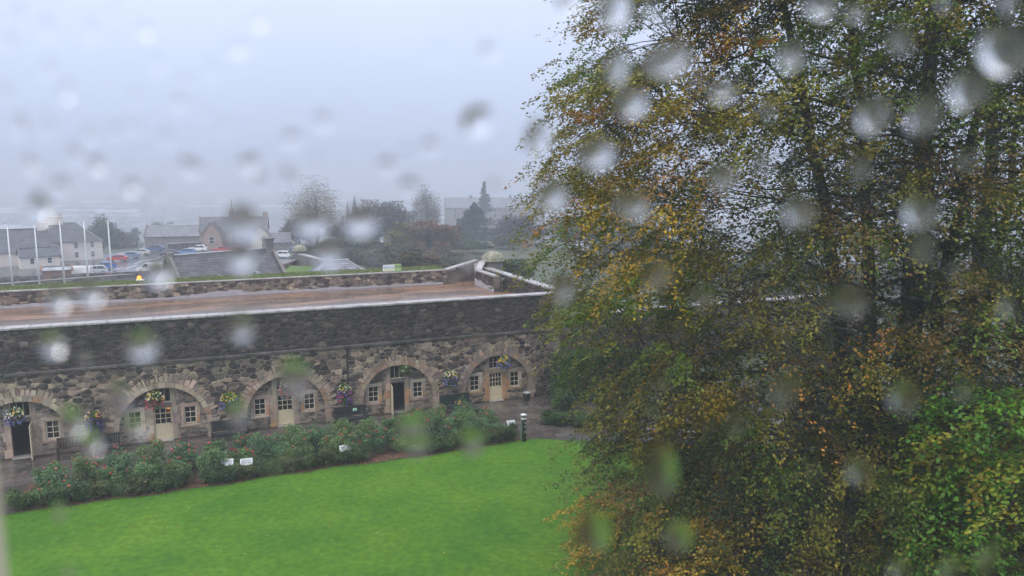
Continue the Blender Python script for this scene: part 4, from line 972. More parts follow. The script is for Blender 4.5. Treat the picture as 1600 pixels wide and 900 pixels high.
def bg_tree(name, px, ptop, pbot, halfw, t, base, n, label, seed, shape='round', size=(.24, .52), dens=1.5, zb=None):
    f_ = 1.35 if 112 <= t <= 170 else 1.15 if t > 170 else 1.0; t *= f_; size = (size[0] * f_ * 1.1, size[1] * f_ * 1.1); n = int(n * 1.15); rr = random.Random(seed); top = at(px, ptop, t); bot = at(px, pbot, t); hw = halfw * 1.08 * t / 1200; gz = float(ground_h(np.float64(bot.x), np.float64(bot.y)))
    g = empty(name, (bot.x, bot.y, gz)); tag(g, label, 'tree', 'trees beyond the terrace'); H = top.z - gz; cb = max(.5, bot.z - gz)
    m = MB(); m.tube([(0, 0, -.3), (rr.gauss(0, .15), rr.gauss(0, .15), H * .4), (rr.gauss(0, .3), rr.gauss(0, .3), H * .92)], [.035 * H, .024 * H, .01], 8)
    P = []; TI = []
    K = 46 if shape != 'cone' else 60
    for k in range(K):
        if shape == 'cone':
            f = (k + .5) / K; z = cb + (H - cb) * f; rad = hw * (1 - f) ** .85 * rr.uniform(.7, 1.05); a = rr.uniform(0, 6.283); c = Vector((math.cos(a) * rad * .7, math.sin(a) * rad * .7, z)); sg = (max(.25, rad * .42), max(.25, rad * .42), (H - cb) * .022)
        else:
            a = rr.uniform(0, 6.283); el = math.asin(rr.uniform(-.85, 1)); rad = rr.uniform(.45, .97); cz = cb + (H - cb) * (.5 if shape == 'round' else .55)
            c = Vector((math.cos(a) * math.cos(el) * hw * rad, math.sin(a) * math.cos(el) * hw * rad, cz + math.sin(el) * (H - cb) * .5 * rad)); sg = (hw * .17, hw * .17, (H - cb) * (.075 if shape == 'round' else .12))
        m.tube([(0, 0, min(c.z * .75, H * .8)), Vector((c.x * .5, c.y * .5, c.z * .92)), c], [.012 * H * .5, .05, .015], 4, caps=False)
        q = int(n / K * rr.uniform(.6, 1.4) * dens); P.append(np.array(c)[None] + np.clip(rng.normal(0, 1, (q, 3)), -1.5, 1.5) * np.array([sg])); b = np.asarray(base[rr.randrange(len(base))] if isinstance(base, list) else base) * rr.uniform(.7, 1.35); TI.append(tones(q, b, .65, 1.4, .15))
    m.build('trunk', M['bark'], g, smooth=True); P = np.concatenate(P); TI = np.concatenate(TI); P[:, 2] = np.maximum(P[:, 2], .1)
    leaf_obj('crown', P, rng.uniform(*size, len(P)), TI, M['needle'], g, up=.5, droop=.3, tri=True); return g
bg_tree('birch_tree', 497, 290, 425, 46, 150, [(.14, .13, .06), (.17, .15, .08)], 12000, 'slender sparse pale birch rising above the other trees', 1, 'tall', (.15, .30), 1.0)
bg_tree('broadleaf_tree', 590, 316, 425, 54, 165, [(.055, .055, .032), (.075, .06, .035)], 12000, 'dark smoothly domed broad tree right of the birch', 2)
bg_tree('broadleaf_tree', 545, 372, 432, 50, 128, [(.05, .07, .03), (.06, .06, .03)], 9000, 'low dark green tree under the birch by the hipped roof', 3)
bg_tree('broadleaf_tree', 672, 343, 428, 42, 130, [(.11, .075, .035), (.13, .07, .03)], 9000, 'rusty brown rounded tree left of the corner turret', 4)
bg_tree('broadleaf_tree', 630, 350, 430, 26, 128, [(.12, .12, .03), (.15, .13, .03)], 5000, 'yellowish green small tree left of the rusty brown one', 5)
bg_tree('broadleaf_tree', 715, 395, 432, 36, 115, [(.06, .07, .03), (.08, .07, .03)], 6000, 'low bushy tree just behind the parapet beside the turret', 6)
bg_tree('broadleaf_tree', 600, 385, 440, 44, 112, [(.05, .06, .03), (.075, .07, .035)], 7000, 'low dark bushy tree behind the panorama board', 7)
bg_tree('broadleaf_tree', 668, 300, 380, 26, 250, [(.10, .09, .045)], 6000, 'hazy brownish tree standing before the long pale roof', 8, 'tall')
bg_tree('broadleaf_tree', 500, 385, 436, 34, 118, [(.05, .065, .03), (.07, .065, .03)], 6000, 'low dark bushy tree right behind the hipped roof', 18)
bg_tree('broadleaf_tree', 555, 350, 430, 40, 140, [(.07, .085, .035), (.06, .06, .03)], 8000, 'mid green tree filling the gap between birch and domed tree', 19)
bg_tree('broadleaf_tree', 650, 392, 438, 40, 108, [(.055, .065, .03), (.09, .07, .035)], 6000, 'low bushy tree under the rusty brown one behind the parapet', 20)
bg_tree('broadleaf_tree', 468, 345, 420, 26, 155, [(.08, .085, .045)], 5000, 'pale green tree at the left foot of the birch', 21, 'tall')
bg_tree('broadleaf_tree', 702, 352, 415, 32, 185, [(.05, .06, .035)], 7000, 'hazy dark tree between the rusty brown one and the cedar', 22)
bg_tree('broadleaf_tree', 738, 378, 420, 26, 140, [(.045, .065, .03)], 5000, 'green bushy tree close behind the ramp of the corner wall', 23)
bg_tree('broadleaf_tree', 795, 366, 425, 24, 150, [(.05, .065, .035)], 5000, 'dim green tree right behind the corner turret finial', 24)
bg_tree('cedar_tree', 742, 318, 400, 44, 215, [(.02, .04, .03)], 9000, 'hazy dark cedar with layered boughs behind the corner turret', 9, 'cone', (.3, .6))
bg_tree('fir_tree', 757, 285, 330, 11, 330, [(.03, .04, .03)], 3000, 'hazy pointed fir on the skyline above the long roof', 10, 'cone', (.4, .8))
bg_tree('copper_tree', 815, 335, 415, 40, 190, [(.045, .035, .05)], 7000, 'hazy purple tree at the left edge of the beech', 11)
bg_tree('broadleaf_tree', 800, 405, 440, 30, 95, [(.05, .085, .03)], 5000, 'green bushy tree directly right of the corner turret', 12)
bg_tree('broadleaf_tree', 160, 345, 408, 28, 205, [(.05, .07, .04)], 7000, 'tall blue green tree behind the flagpoles right of the white house', 13, 'tall')
bg_tree('broadleaf_tree', 195, 357, 400, 22, 210, [(.09, .09, .045)], 5000, 'yellowish tree left of the low hall roof', 14)
bg_tree('broadleaf_tree', 256, 347, 390, 20, 235, [(.04, .06, .035)], 6000, 'rounded dark tree standing alone behind the parked cars', 15)
bg_tree('broadleaf_tree', 318, 352, 372, 18, 290, [(.06, .07, .04)], 3000, 'small hazy tree left of the spired house', 16)
bg_tree('broadleaf_tree', 213, 356, 372, 6, 300, [(.04, .06, .035)], 1200, 'tiny hazy tree on the roofline of the low hall', 17)
for k, (px, pt, pb, hw, tt) in enumerate([(905, 330, 440, 45, 120), (985, 350, 450, 60, 105), (1080, 380, 470, 60, 100), (1200, 400, 480, 70, 95), (1330, 420, 490, 60, 90), (1450, 400, 490, 70, 90), (1570, 400, 500, 70, 85)]):
    bg_tree('broadleaf_tree', px, pt, pb, hw, tt * 1.3, [(.04, .06, .025), (.07, .065, .03)], 6500, ('leftmost' if k == 0 else ['leftmost', 'second', 'third', 'fourth', 'fifth', 'sixth', 'seventh', 'eighth'][k] + ' from the left') + ' of the dim bushy trees beyond the garden wall', 30 + k)
tb = []
for k in range(36): a = k * math.pi / 18; r_ = 1 + .08 * math.sin(a * 3) + .05 * math.sin(a * 7); tb.append((15.2 + 9.6 * r_ * math.cos(a), 27.8 + 7.6 * r_ * math.sin(a)))
sheet('tree_bed', tb, .075, M['soil'], .1)
n = 9000; a = rng.uniform(0, 6.283, n); r_ = np.sqrt(rng.random(n)) * 1.12
tag(leaf_obj('beech_leaf_litter', np.stack([15.2 + 9.6 * r_ * np.cos(a), 27.8 + 7.6 * r_ * np.sin(a), np.full(n, .10)], 1), .12, np.array([(.20, .09, .03), (.12, .06, .025), (.28, .16, .04)])[rng.integers(0, 3, n)], M['leaf'], up=1.5), 'brown fallen leaves carpeting the ground beneath the beech', kind='stuff')
# low shade plants beneath the beech
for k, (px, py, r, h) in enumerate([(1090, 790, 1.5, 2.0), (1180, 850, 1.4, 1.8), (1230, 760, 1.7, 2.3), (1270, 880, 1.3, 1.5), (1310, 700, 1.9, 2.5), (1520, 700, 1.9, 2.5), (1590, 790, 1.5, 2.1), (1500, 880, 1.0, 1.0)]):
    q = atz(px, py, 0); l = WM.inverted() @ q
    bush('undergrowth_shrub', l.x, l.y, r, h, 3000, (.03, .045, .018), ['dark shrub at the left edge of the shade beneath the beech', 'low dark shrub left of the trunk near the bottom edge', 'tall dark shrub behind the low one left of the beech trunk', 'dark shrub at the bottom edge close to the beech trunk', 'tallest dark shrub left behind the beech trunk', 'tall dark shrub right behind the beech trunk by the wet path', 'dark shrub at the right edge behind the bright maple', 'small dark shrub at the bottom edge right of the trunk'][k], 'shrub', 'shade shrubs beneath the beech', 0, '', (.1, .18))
#PART3
# ------------------------------------------------------------------ esplanade, cars and houses beyond
ZE = -3.0
esp = [atz(-60, 455, ZE), atz(470, 436, ZE), atz(520, 400, ZE), atz(470, 385, ZE), atz(300, 383, ZE), atz(150, 398, ZE), atz(-60, 425, ZE)]
m = MB(); k = len(esp); m.add([(q.x, q.y, ZE) for q in esp] + [(q.x, q.y, ZE - .2) for q in esp], [tuple(range(k))] + [(i, i + k, (i + 1) % k + k, (i + 1) % k) for i in range(k)])
tag(m.build('car_park', M['tarmac']), kind='structure')
m = MB()
for (a, b) in (((170, 424), (192, 418)), ((196, 420), (214, 414)), ((210, 412), (232, 405)), ((228, 408), (250, 402)), ((243, 404), (262, 399))):
    p, q = atz(*a, ZE), atz(*b, ZE); d = (q - p).normalized(); s = Vector((-d.y, d.x, 0)) * .09
    m.add([p - s + Vector((0, 0, .005)), q - s + Vector((0, 0, .005)), q + s + Vector((0, 0, .005)), p + s + Vector((0, 0, .005))], [(0, 1, 2, 3)])
tag(m.build('parking_lines', M['line']), kind='structure')
def stone_wall(name, a, b, h, th, label, cop=True, zb=ZE):
    d = (b - a); L = d.length; t = empty(name, (a.x, a.y, zb), math.atan2(d.y, d.x)); tag(t, label, 'wall')
    m = MB(); m.box(0, L, -th / 2, th / 2, -1, h); m.build('wall_core', M['mortar_dark'], t); sm = MB()
    for p, c, A in rubble(0, L, 0, h - .02, .9, .35, .03, seed=int(L * 7), wvar=.5): stone_geo(sm, p, c, jt(rnd.choice(LOWC[3:16])), -th / 2, .05)
    tag(sm.build('stones', M['stone'], t), kind='stuff')
    if cop: m = MB(); m.cbox(-.02, L + .02, -th / 2 - .09, th / 2 + .09, h, h + .12, .02); m.build('coping', M['coping'], t)
    return t
stone_wall('outer_wall', atz(-40, 452, ZE), atz(219, 432, ZE), .55, .5, 'low dark wall with a thin pale coping at the feet of the flagpoles')
stone_wall('esplanade_wall', atz(-40, 443, ZE), atz(268, 432, ZE) + Vector((-1, 1.5, 0)), 1.05, .5, 'dark rough stone wall before the white house and the parked white van', False)
POLES = [((20, 448), (10, 353)), ((62, 446), (53, 353)), ((101, 443), (94, 346)), ((138, 438), (130, 346)), ((175, 434), (168, 346))]
PL = ['leftmost of five white flagpoles, before the white gable window', 'second white flagpole from the left, before the low white annexe', 'third white flagpole from the left, before the brown timber shed', 'fourth white flagpole from the left, beside the white van', 'rightmost of five white flagpoles, beside the blue parked car']
for (b, tp), lb in zip(POLES, PL):
    q = atz(*b, ZE); T = at(tp[0], tp[1], q.y); h = T.z - ZE; t = empty('flagpole', q); tag(t, lb, 'flagpole', 'white flagpoles in a row along the esplanade')
    m = MB(); m.tube([(0, 0, 0), (0, 0, h * .5), (0, 0, h)], [.17, .13, .07], 10); m.build('pole', M['white'], t, smooth=True)
    m = MB(); m.lathe([(.02, 0), (.12, .05), (.14, .14), (.1, .23), (.02, .28)], 10, (0, 0, h)); m.build('finial', M['white'], t)
    m = MB(); m.lathe([(.32, 0), (.32, .08), (.22, .12), (.2, .5), (.16, .52)], 10); m.build('base', M['steel'], t)
    m = MB(); m.tube([(.16, -.05, 1.2), (.13, -.04, h - .1)], .012, 4); m.build('halyard', M['white'], t)

def make_car(px, py, col, rz, label, kind='hatch', z=ZE):
    q = atz(px, py, z); t = empty('parked_car' if kind in ('hatch', 'estate') else 'parked_van', (q.x, q.y, z + .01), R(rz))
    tag(t, label, 'car' if kind in ('hatch', 'estate') else 'van', 'vehicles parked on the esplanade')
    paint = mat('car_paint', col, .25, coat=.6)
    if kind == 'hatch': L, Wd, prof, gl = 4.2, 1.76, [(-2.08, .32), (-2.1, .62), (-2.02, .82), (-1.0, .98), (-.35, 1.40), (.2, 1.47), (1.1, 1.44), (1.75, 1.08), (2.05, .96), (2.1, .5), (2.06, .32)], (-.92, 1.62, 1.0, 1.40)
    elif kind == 'estate': L, Wd, prof, gl = 4.6, 1.82, [(-2.28, .34), (-2.3, .7), (-2.2, .92), (-1.1, 1.06), (-.45, 1.55), (.2, 1.64), (1.7, 1.60), (2.15, 1.15), (2.28, .95), (2.3, .5), (2.25, .34)], (-1.0, 2.0, 1.08, 1.55)
    else: L, Wd, prof, gl = 5.0, 1.95, [(-2.5, .36), (-2.52, .8), (-2.4, 1.05), (-1.75, 1.22), (-1.1, 1.86), (-.7, 1.98), (2.3, 1.98), (2.47, 1.9), (2.5, .5), (2.46, .36)], (-1.6, -.35, 1.25, 1.84)
    n = len(prof); m = MB(); rows = []
    for w, ins in ((-1, 0), (-.94, 1), (.94, 1), (1, 0)):
        row = []
        for x, zz in prof:
            taper = 1 - .16 * max(0, (zz - .95) / .6); f = .97 if ins else 1; row.append((x * f if ins == 0 else x, w * Wd / 2 * taper, zz if ins else .36 + (zz - .36) * .97))
        rows.append(row)
    vs = [v for r_ in rows for v in r_]; fs = []
    for r_ in range(3):
        for k_ in range(n): fs.append((r_ * n + k_, r_ * n + (k_ + 1) % n, (r_ + 1) * n + (k_ + 1) % n, (r_ + 1) * n + k_))
    fs += [tuple(range(n))[::-1], tuple(3 * n + k_ for k_ in range(n))]; m.add(vs, fs); m.build('body', paint, t, smooth=False)
    x0, x1, z0, z1 = gl
    for s in (-1, 1):
        y0 = s * (Wd / 2 * (1 - .16 * max(0, (z0 - .95) / .6)) + .012); y1 = s * (Wd / 2 * (1 - .16 * max(0, (z1 - .95) / .6)) + .012)
        cuts = [x0 + .05, (x0 + x1) / 2 - .1, x1 - .1] if kind != 'van' else [x0 + .1, x1]
        for i_ in range(len(cuts) - 1):
            m = MB(); a, b = cuts[i_] + .03, cuts[i_ + 1] - .03; sl = .5 if i_ == 0 else .02; sr = .45 if i_ == len(cuts) - 2 and kind != 'van' else .02
            m.add([(a, y0, z0), (b, y0, z0), (b - sr, y1, z1), (a + sl, y1, z1), (a, y0 - s * .03, z0), (b, y0 - s * .03, z0), (b - sr, y1 - s * .03, z1), (a + sl, y1 - s * .03, z1)], [(0, 1, 2, 3), (7, 6, 5, 4), (0, 4, 5, 1), (1, 5, 6, 2), (2, 6, 7, 3), (3, 7, 4, 0)]); m.build('side_window', M['winglass'], t)
    i0 = 3 if kind != 'van' else 3; a, b = Vector((prof[i0][0], 0, prof[i0][1])), Vector((prof[i0 + 1][0], 0, prof[i0 + 1][1])); nrm = Vector((-(b.z - a.z), 0, (b.x - a.x))).normalized() * .015
    def glass(a, b, nm, nrm):
        m = MB(); p, q_ = a + (b - a) * .08 + nrm, a + (b - a) * .9 + nrm; w0, w1 = Wd * .42, Wd * .37
        m.add([(p.x, -w0, p.z), (p.x, w0, p.z), (q_.x, w1, q_.z), (q_.x, -w1, q_.z), (p.x - nrm.x * 2, -w0, p.z - nrm.z * 2), (p.x - nrm.x * 2, w0, p.z - nrm.z * 2), (q_.x - nrm.x * 2, w1, q_.z - nrm.z * 2), (q_.x - nrm.x * 2, -w1, q_.z - nrm.z * 2)], [(0, 1, 2, 3), (7, 6, 5, 4), (0, 4, 5, 1), (1, 5, 6, 2), (2, 6, 7, 3), (3, 7, 4, 0)]); m.build(nm, M['winglass'], t)
    glass(a, b, 'windscreen', nrm)
    if kind != 'van': a, b = Vector((prof[7][0], 0, prof[7][1])), Vector((prof[6][0], 0, prof[6][1])); glass(a, b, 'rear_window', Vector(((b.z - a.z), 0, -(b.x - a.x))).normalized() * .015)
    for sx in (-L * .31, L * .30):
        for s in (-1, 1):
            m = MB(); m.lathe([(.1, -.1), (.30, -.1), (.33, -.07), (.33, .07), (.30, .1), (.1, .1)], 14); w = m.build('wheel', M['rubber'], t); w.location = (sx, s * (Wd / 2 - .09), .33); w.rotation_euler = (R(90), 0, 0)
            m = MB(); m.lathe([(.03, -.115), (.21, -.108), (.21, .108), (.03, .115)], 10); m.build('rim', M['chrome'], w)
    for s in (-1, 1):
        m = MB(); m.cbox(-L / 2 - .01, -L / 2 + .25, s * Wd * .36 - .17, s * Wd * .36 + .17, .62, .78, .03); m.build('headlight', M['lens'], t)
        m = MB(); m.cbox(L / 2 - .12, L / 2 + .012, s * Wd * .40 - .1, s * Wd * .40 + .1, .74, .98, .03); m.build('tail_light', M['red_lens'], t)
    return t
make_car(122, 432, (.70, .71, .73), 8, 'white panel van parked by the dark wall next to the fourth flagpole', 'van')
make_car(148, 428, (.45, .47, .5), 30, 'silver estate car parked behind the white panel van', 'estate')
make_car(163, 421, (.015, .11, .42), 40, 'bright blue car parked just left of the rightmost flagpole')
make_car(184, 408, (.48, .02, .03), 12, 'red car parked right of the rightmost flagpole under the trees')
make_car(203, 403, (.12, .20, .33), 15, 'pale blue car between the red and the silver ones')
make_car(220, 398.5, (.50, .50, .48), 14, 'silver hatchback parked before the low hall', 'hatch')
make_car(241, 393, (.03, .07, .20), 8, 'dark blue estate car parked beneath the lone dark tree', 'estate')
make_car(265, 400, (.03, .035, .045), 20, 'black car parked behind the left chimney end of the slate roof')
make_car(290, 399, (.10, .22, .45), 14, 'light blue car peeping over the slate roof ridge', 'estate')
make_car(309, 393, (.72, .73, .75), 10, 'white estate car with roof bars above the slate ridge', 'estate')
make_car(326, 388, (.68, .7, .72), 8, 'white hatchback farther back beside the hazy wall')
make_car(346, 394, (.52, .03, .04), 20, 'bright red hatchback above the middle of the slate ridge')
make_car(361, 388, (.10, .14, .13), 15, 'dark green car between the two red ones')
make_car(374, 391, (.50, .05, .05), 12, 'faded red car half lost in the haze right of the dark green one')
make_car(236, 426, (.72, .73, .75), 12, 'white van with dark cab window left of the slate roofed house', 'van')
make_car(447, 403, (.74, .75, .77), 172, 'white minibus parked beside the smaller domed turret', 'estate')

def house(name, o, rz, L, D, eave, ridge, wall, label, windows=(), chim=(), roofc=(.11, .11, .125), hip=False, low=-1.0, skew=None, rows=14, group=None):
    """gabled house: ridge along local x, origin at the ground in the middle"""
    t = empty(name, o, R(rz)); tag(t, label, 'house', group); h, d = L / 2, D / 2
    m = MB(); m.add([(-h, -d, low), (h, -d, low), (h, d, low), (-h, d, low), (-h, -d, eave), (h, -d, eave), (h, d, eave), (-h, d, eave)] + ([] if hip else [(-h, 0, ridge - .05), (h, 0, ridge - .05)]),
                    [(0, 1, 5, 4), (2, 3, 7, 6)] + ([(1, 2, 6, 5), (3, 0, 4, 7)] if hip else [(1, 2, 6, 9, 5), (3, 0, 4, 8, 7)])); m.build('wall', wall, t)
    m = MB(); ov = .3; hx = d if hip else 0
    for s in (-1, 1):
        for r in range(rows):
            f0, f1 = r / rows, (r + 1.12) / rows; f1 = min(f1, 1.0)
            def pt(f, x, up): return (x, s * (d + ov) * (1 - f), eave - ov * (ridge - eave) / d + (ridge - eave) * (1 + ov / d) * f + up)
            xa0, xa1 = h + ov * .5 - hx * f0, h + ov * .5 - hx * f1; n = max(3, int(2 * xa0 / .9)); off = rnd.random() * .6
            xs = [-xa0] + [min(xa0, max(-xa0, -xa0 + (i + off) * 2 * xa0 / n)) for i in range(1, n)] + [xa0]
            for i in range(len(xs) - 1):
                e0, e1 = xs[i] * xa1 / xa0, xs[i + 1] * xa1 / xa0; g = rnd.uniform(.7, 1.3); u = rnd.uniform(.05, .075)
                q = [pt(f0, xs[i] + .01, u), pt(f0, xs[i + 1] - .01, u), pt(f1, e1 - .01, .02), pt(f1, e0 + .01, .02), pt(f0, xs[i] + .01, 0), pt(f0, xs[i + 1] - .01, 0)]
                m.add(q, [(0, 1, 2, 3) if s < 0 else (3, 2, 1, 0), (4, 5, 1, 0) if s < 0 else (0, 1, 5, 4)], 0, tuple(c * g for c in roofc))
    if hip:
        for s in (-1, 1):
            zb = eave - ov * (ridge - eave) / d; m.add([(s * (h + ov * .5), -d - ov, zb + .03), (s * (h + ov * .5), d + ov, zb + .03), (s * (h - d), 0, ridge + .03)], [(0, 1, 2) if s > 0 else (2, 1, 0)], 0, roofc)
    rf = m.build('roof', M['slate'], t)
    m = MB(); m.tube([(-h + hx - .1, 0, ridge + .06), (h - hx + .1, 0, ridge + .06)], .13, 6)
    if hip:
        for sx in (-1, 1):
            for sy in (-1, 1): m.tube([(sx * (h - d), 0, ridge + .05), (sx * (h + .15), sy * (d + ov), eave - ov * (ridge - eave) / d + .07)], .075, 6)
    m.build('ridge_tiles', M['lead'] if hip or skew is None else M['slate_trim'], rf)
    if not hip:
        for sx in (-1, 1):
            m = MB(); x = sx * (h + .12)
            for sy in (-1, 1): m.add([(x - .16, sy * (d + .3), eave - .2), (x + .16, sy * (d + .3), eave - .2), (x + .16, 0, ridge + .12), (x - .16, 0, ridge + .12), (x - .16, sy * (d + .3), eave + .12), (x + .16, sy * (d + .3), eave + .12), (x + .16, 0, ridge + .42), (x - .16, 0, ridge + .42)], [(0, 1, 2, 3), (7, 6, 5, 4), (0, 4, 5, 1), (1, 5, 6, 2), (2, 6, 7, 3), (3, 7, 4, 0)])
            m.build('gable_coping', skew or M['greystone'], t)
    for (x, w, tall, pots, mt) in chim:
        m = MB(); m.cbox(x - w / 2, x + w / 2, -.45, .45, ridge - .9, ridge + tall, .03); m.cbox(x - w / 2 - .1, x + w / 2 + .1, -.55, .55, ridge + tall, ridge + tall + .16, .03); c = m.build('chimney', mt, t)
        for k_ in range(pots): m = MB(); xx = x + (k_ - (pots - 1) / 2) * w / max(1, pots); m.lathe([(.13, 0), (.11, .3), (.14, .5), (.1, .52), (.02, .45)], 8, (xx, 0, ridge + tall + .16)); m.build('chimney_pot', M['pinkstone'], c)
    for (side, x, z, w, hh) in windows:
        m = MB(); f = .08
        for (a, b, c_, e) in ((-w / 2, -w / 2 + f, 0, hh), (w / 2 - f, w / 2, 0, hh), (-w / 2 + f, w / 2 - f, 0, f), (-w / 2 + f, w / 2 - f, hh - f, hh), (-w / 2 + f, w / 2 - f, hh / 2 - .03, hh / 2 + .03)): m.box(a, b, -.04, .04, c_, e)
        wn = m.build('window', M['white'] if wall is not M['greystone'] else M['paint'], t); m = MB(); m.box(-w / 2 + f, w / 2 - f, -.012, .012, f, hh - f); m.build('pane', M['winglass'], wn)
        if side == 'front': wn.location = (x, -d - .02, z)
        elif side == 'left': wn.location = (-h - .02, x, z); wn.rotation_euler = (0, 0, R(90))
        elif side == 'right': wn.location = (h + .02, x, z); wn.rotation_euler = (0, 0, R(90))
    return t
GY_ = lambda p: float(ground_h(np.float64(p.x), np.float64(p.y)))
# white houses on the left
o = atz(22, 413, ZE); house('white_house', (o.x, o.y, ZE), 38, 13, 8.6, 3.1, 7.4, M['render'], 'white harled house with a wide dark slate roof and gable window at the left edge', [('left', .6, .9, 2.4, 1.7), ('front', -3.5, .9, 1.0, 1.3), ('front', 2.0, .9, 1.0, 1.3)], [(5.8, 2.2, 1.2, 4, M['render']), (-6.1, 1.4, 1.0, 3, M['render'])], (.07, .075, .095), skew=M['slate_trim'])
o = atz(62, 417, ZE); house('white_annexe', (o.x, o.y, ZE), 38, 7, 5.0, 2.5, 4.0, M['render'], 'low white annexe with a lean grey roof before the white house', [('front', -1.5, .9, .9, 1.2), ('front', 1.6, .9, .9, 1.2)], (), (.08, .085, .105), skew=M['slate_trim'])
o = atz(98, 405, ZE); house('white_house', (o.x, o.y, ZE), 38, 15, 9.0, 4.4, 8.2, M['render'], 'taller white house with pots on a broad chimney behind the flagpoles', [('front', k_, zz, .9, 1.3) for k_ in (-4.5, -1.2, 2.2, 5.4) for zz in (.6, 2.7)], [(-1.0, 3.2, 1.3, 7, M['render'])], (.065, .07, .085), hip=True)
o = atz(90, 436.5, ZE); t = house('timber_shed', (o.x, o.y, ZE), 30, 4.6, 2.6, 1.9, 2.35, M['timber'], 'small brown timber shed with a pale flat roof behind the third flagpole', (), (), (.30, .31, .34), rows=3, skew=M['timber'])
# slate house just outside the parapet
A, B = at(262, 401, 80), at(425, 388, 89); mid = (A + B) / 2; L = (B - A).length; rz = math.degrees(math.atan2(B.y - A.y, B.x - A.x)); zr = (A.z + B.z) / 2
h0 = house('slate_roofed_house', (mid.x, mid.y, ZE), rz, L - .4, 9.0, zr - ZE - 5.0, zr - ZE, M['greystone'], 'long house with a wet grey slate roof and two hipped dormers behind the parapet', (), [(L / 2 - .5, 1.0, 1.1, 0, M['greystone'])], (.075, .072, .085), rows=22)
def dormer(px, py, k):
    # stands on the front slope; front is local -y
    d = h0.rotation_euler.z; M4 = Matrix.Translation(h0.location) @ Matrix.Rotation(d, 4, 'Z'); Mi = M4.inverted()
    q = Mi @ at(px, py, 80); y = -3.0; zt = zr - ZE - 5.0 * 3.0 / 4.5; p0 = None
    for tt in np.linspace(70, 92, 200):
        p = Mi @ at(px, py, float(tt))
        if p0 is None or abs(p.y - (-3.7)) < abs(p0.y + 3.7): p0 = p
    x = p0.x; m = MB(); z0 = zr - ZE - 5.0 * 3.7 / 4.5 - .1
    m.box(x - .95, x + .95, -3.7, -1.6, z0, z0 + 1.05); w = m.build('dormer', M['greystone'], h0)
    m = MB(); ov = .18; a = [(x - .95 - ov, -3.7 - ov, z0 + 1.05), (x + .95 + ov, -3.7 - ov, z0 + 1.05), (x + .95 + ov, -1.0, z0 + 1.05), (x - .95 - ov, -1.0, z0 + 1.05), (x, -2.7, z0 + 2.05), (x, -.9, z0 + 2.05)]
    m.add(a, [(0, 1, 4), (1, 2, 5, 4), (3, 0, 4, 5), (0, 3, 2, 1)], 0, (.085, .085, .1)); m.build('dormer_roof', M['slate'], w)
    m = MB(); m.tube([a[4], a[5]], .07, 5); m.tube([a[4], a[0]], .06, 5); m.tube([a[4], a[1]], .06, 5); m.build('lead_ridge', M['lead'], w)
    m = MB()
    for s in (-.5, 0, .5): m.box(x + s - .22, x + s + .22, -3.73, -3.705, z0 + .35, z0 + .9)
    m.build('dormer_window', M['winglass'], w)
dormer(352, 428, 0); dormer(410, 424, 1)
m = MB(); mm_i = (Matrix.Translation(h0.location) @ Matrix.Rotation(h0.rotation_euler.z, 4, 'Z')).inverted()
m.cbox(-L / 2 - .05, -L / 2 + .55, -.4, .4, zr - ZE - .7, zr - ZE + .45, .08); m.build('chimney', M['greystone'], h0)
# hipped slate roof with lead ridges and the wall falling away from the smaller turret
o = at(527, 432, 88); house('hipped_roof_house', (o.x, o.y, ZE), 28, 11.5, 9.0, 5.6, at(500, 407, 88).z - ZE, M['greystone'], 'low building under a hipped slate roof with pale lead ridges', (), (), (.16, .16, .19), hip=True, rows=16)
a, b = at(470, 398, 103), at(577, 425, 86)
t = empty('rampart_wall', (a.x, a.y, 0), math.atan2(b.y - a.y, b.x - a.x)); tag(t, 'outer rampart wall with pale coping running down from the smaller turret', 'wall'); Lw = math.hypot(b.x - a.x, b.y - a.y)
m = MB(); m.add([(0, -.3, -4), (Lw, -.3, -4), (Lw, .3, -4), (0, .3, -4), (0, -.3, a.z), (Lw, -.3, b.z), (Lw, .3, b.z), (0, .3, a.z)], [(3, 2, 1, 0), (4, 5, 6, 7), (0, 1, 5, 4), (1, 2, 6, 5), (2, 3, 7, 6), (3, 0, 4, 7)]); m.build('wall_core', M['greystone'], t)
m = MB(); m.add([(0, -.4, a.z), (Lw, -.4, b.z), (Lw, .4, b.z), (0, .4, a.z), (0, -.4, a.z + .14), (Lw, -.4, b.z + .14), (Lw, .4, b.z + .14), (0, .4, a.z + .14)], [(3, 2, 1, 0), (4, 5, 6, 7), (0, 1, 5, 4), (1, 2, 6, 5), (2, 3, 7, 6), (3, 0, 4, 7)]); m.build('coping', M['coping'], t)
stone_wall('rampart_wall', Vector((at(443, 405, 98).x, at(443, 405, 98).y, 0)), Vector((a.x - .8, a.y, 0)), 7.6, .5, 'short dark wall left of the smaller turret above a patch of grass', False)
q = at(452, 414, 96); m = MB(); m.add([(q.x - 5, q.y - 2, 3.4), (q.x + 3, q.y - 4, 3.4), (q.x + 4, q.y + 3, 4.2), (q.x - 4, q.y + 4, 4.2), (q.x - 5, q.y - 2, -3.2), (q.x + 3, q.y - 4, -3.2), (q.x + 4, q.y + 3, -3.2), (q.x - 4, q.y + 4, -3.2)], [(0, 1, 2, 3), (0, 4, 5, 1), (1, 5, 6, 2), (2, 6, 7, 3), (3, 7, 4, 0)])
tag(m.build('grass_bank', mat('bank_grass', (.07, .13, .02), .8, var=.3, vscale=2)), kind='structure')
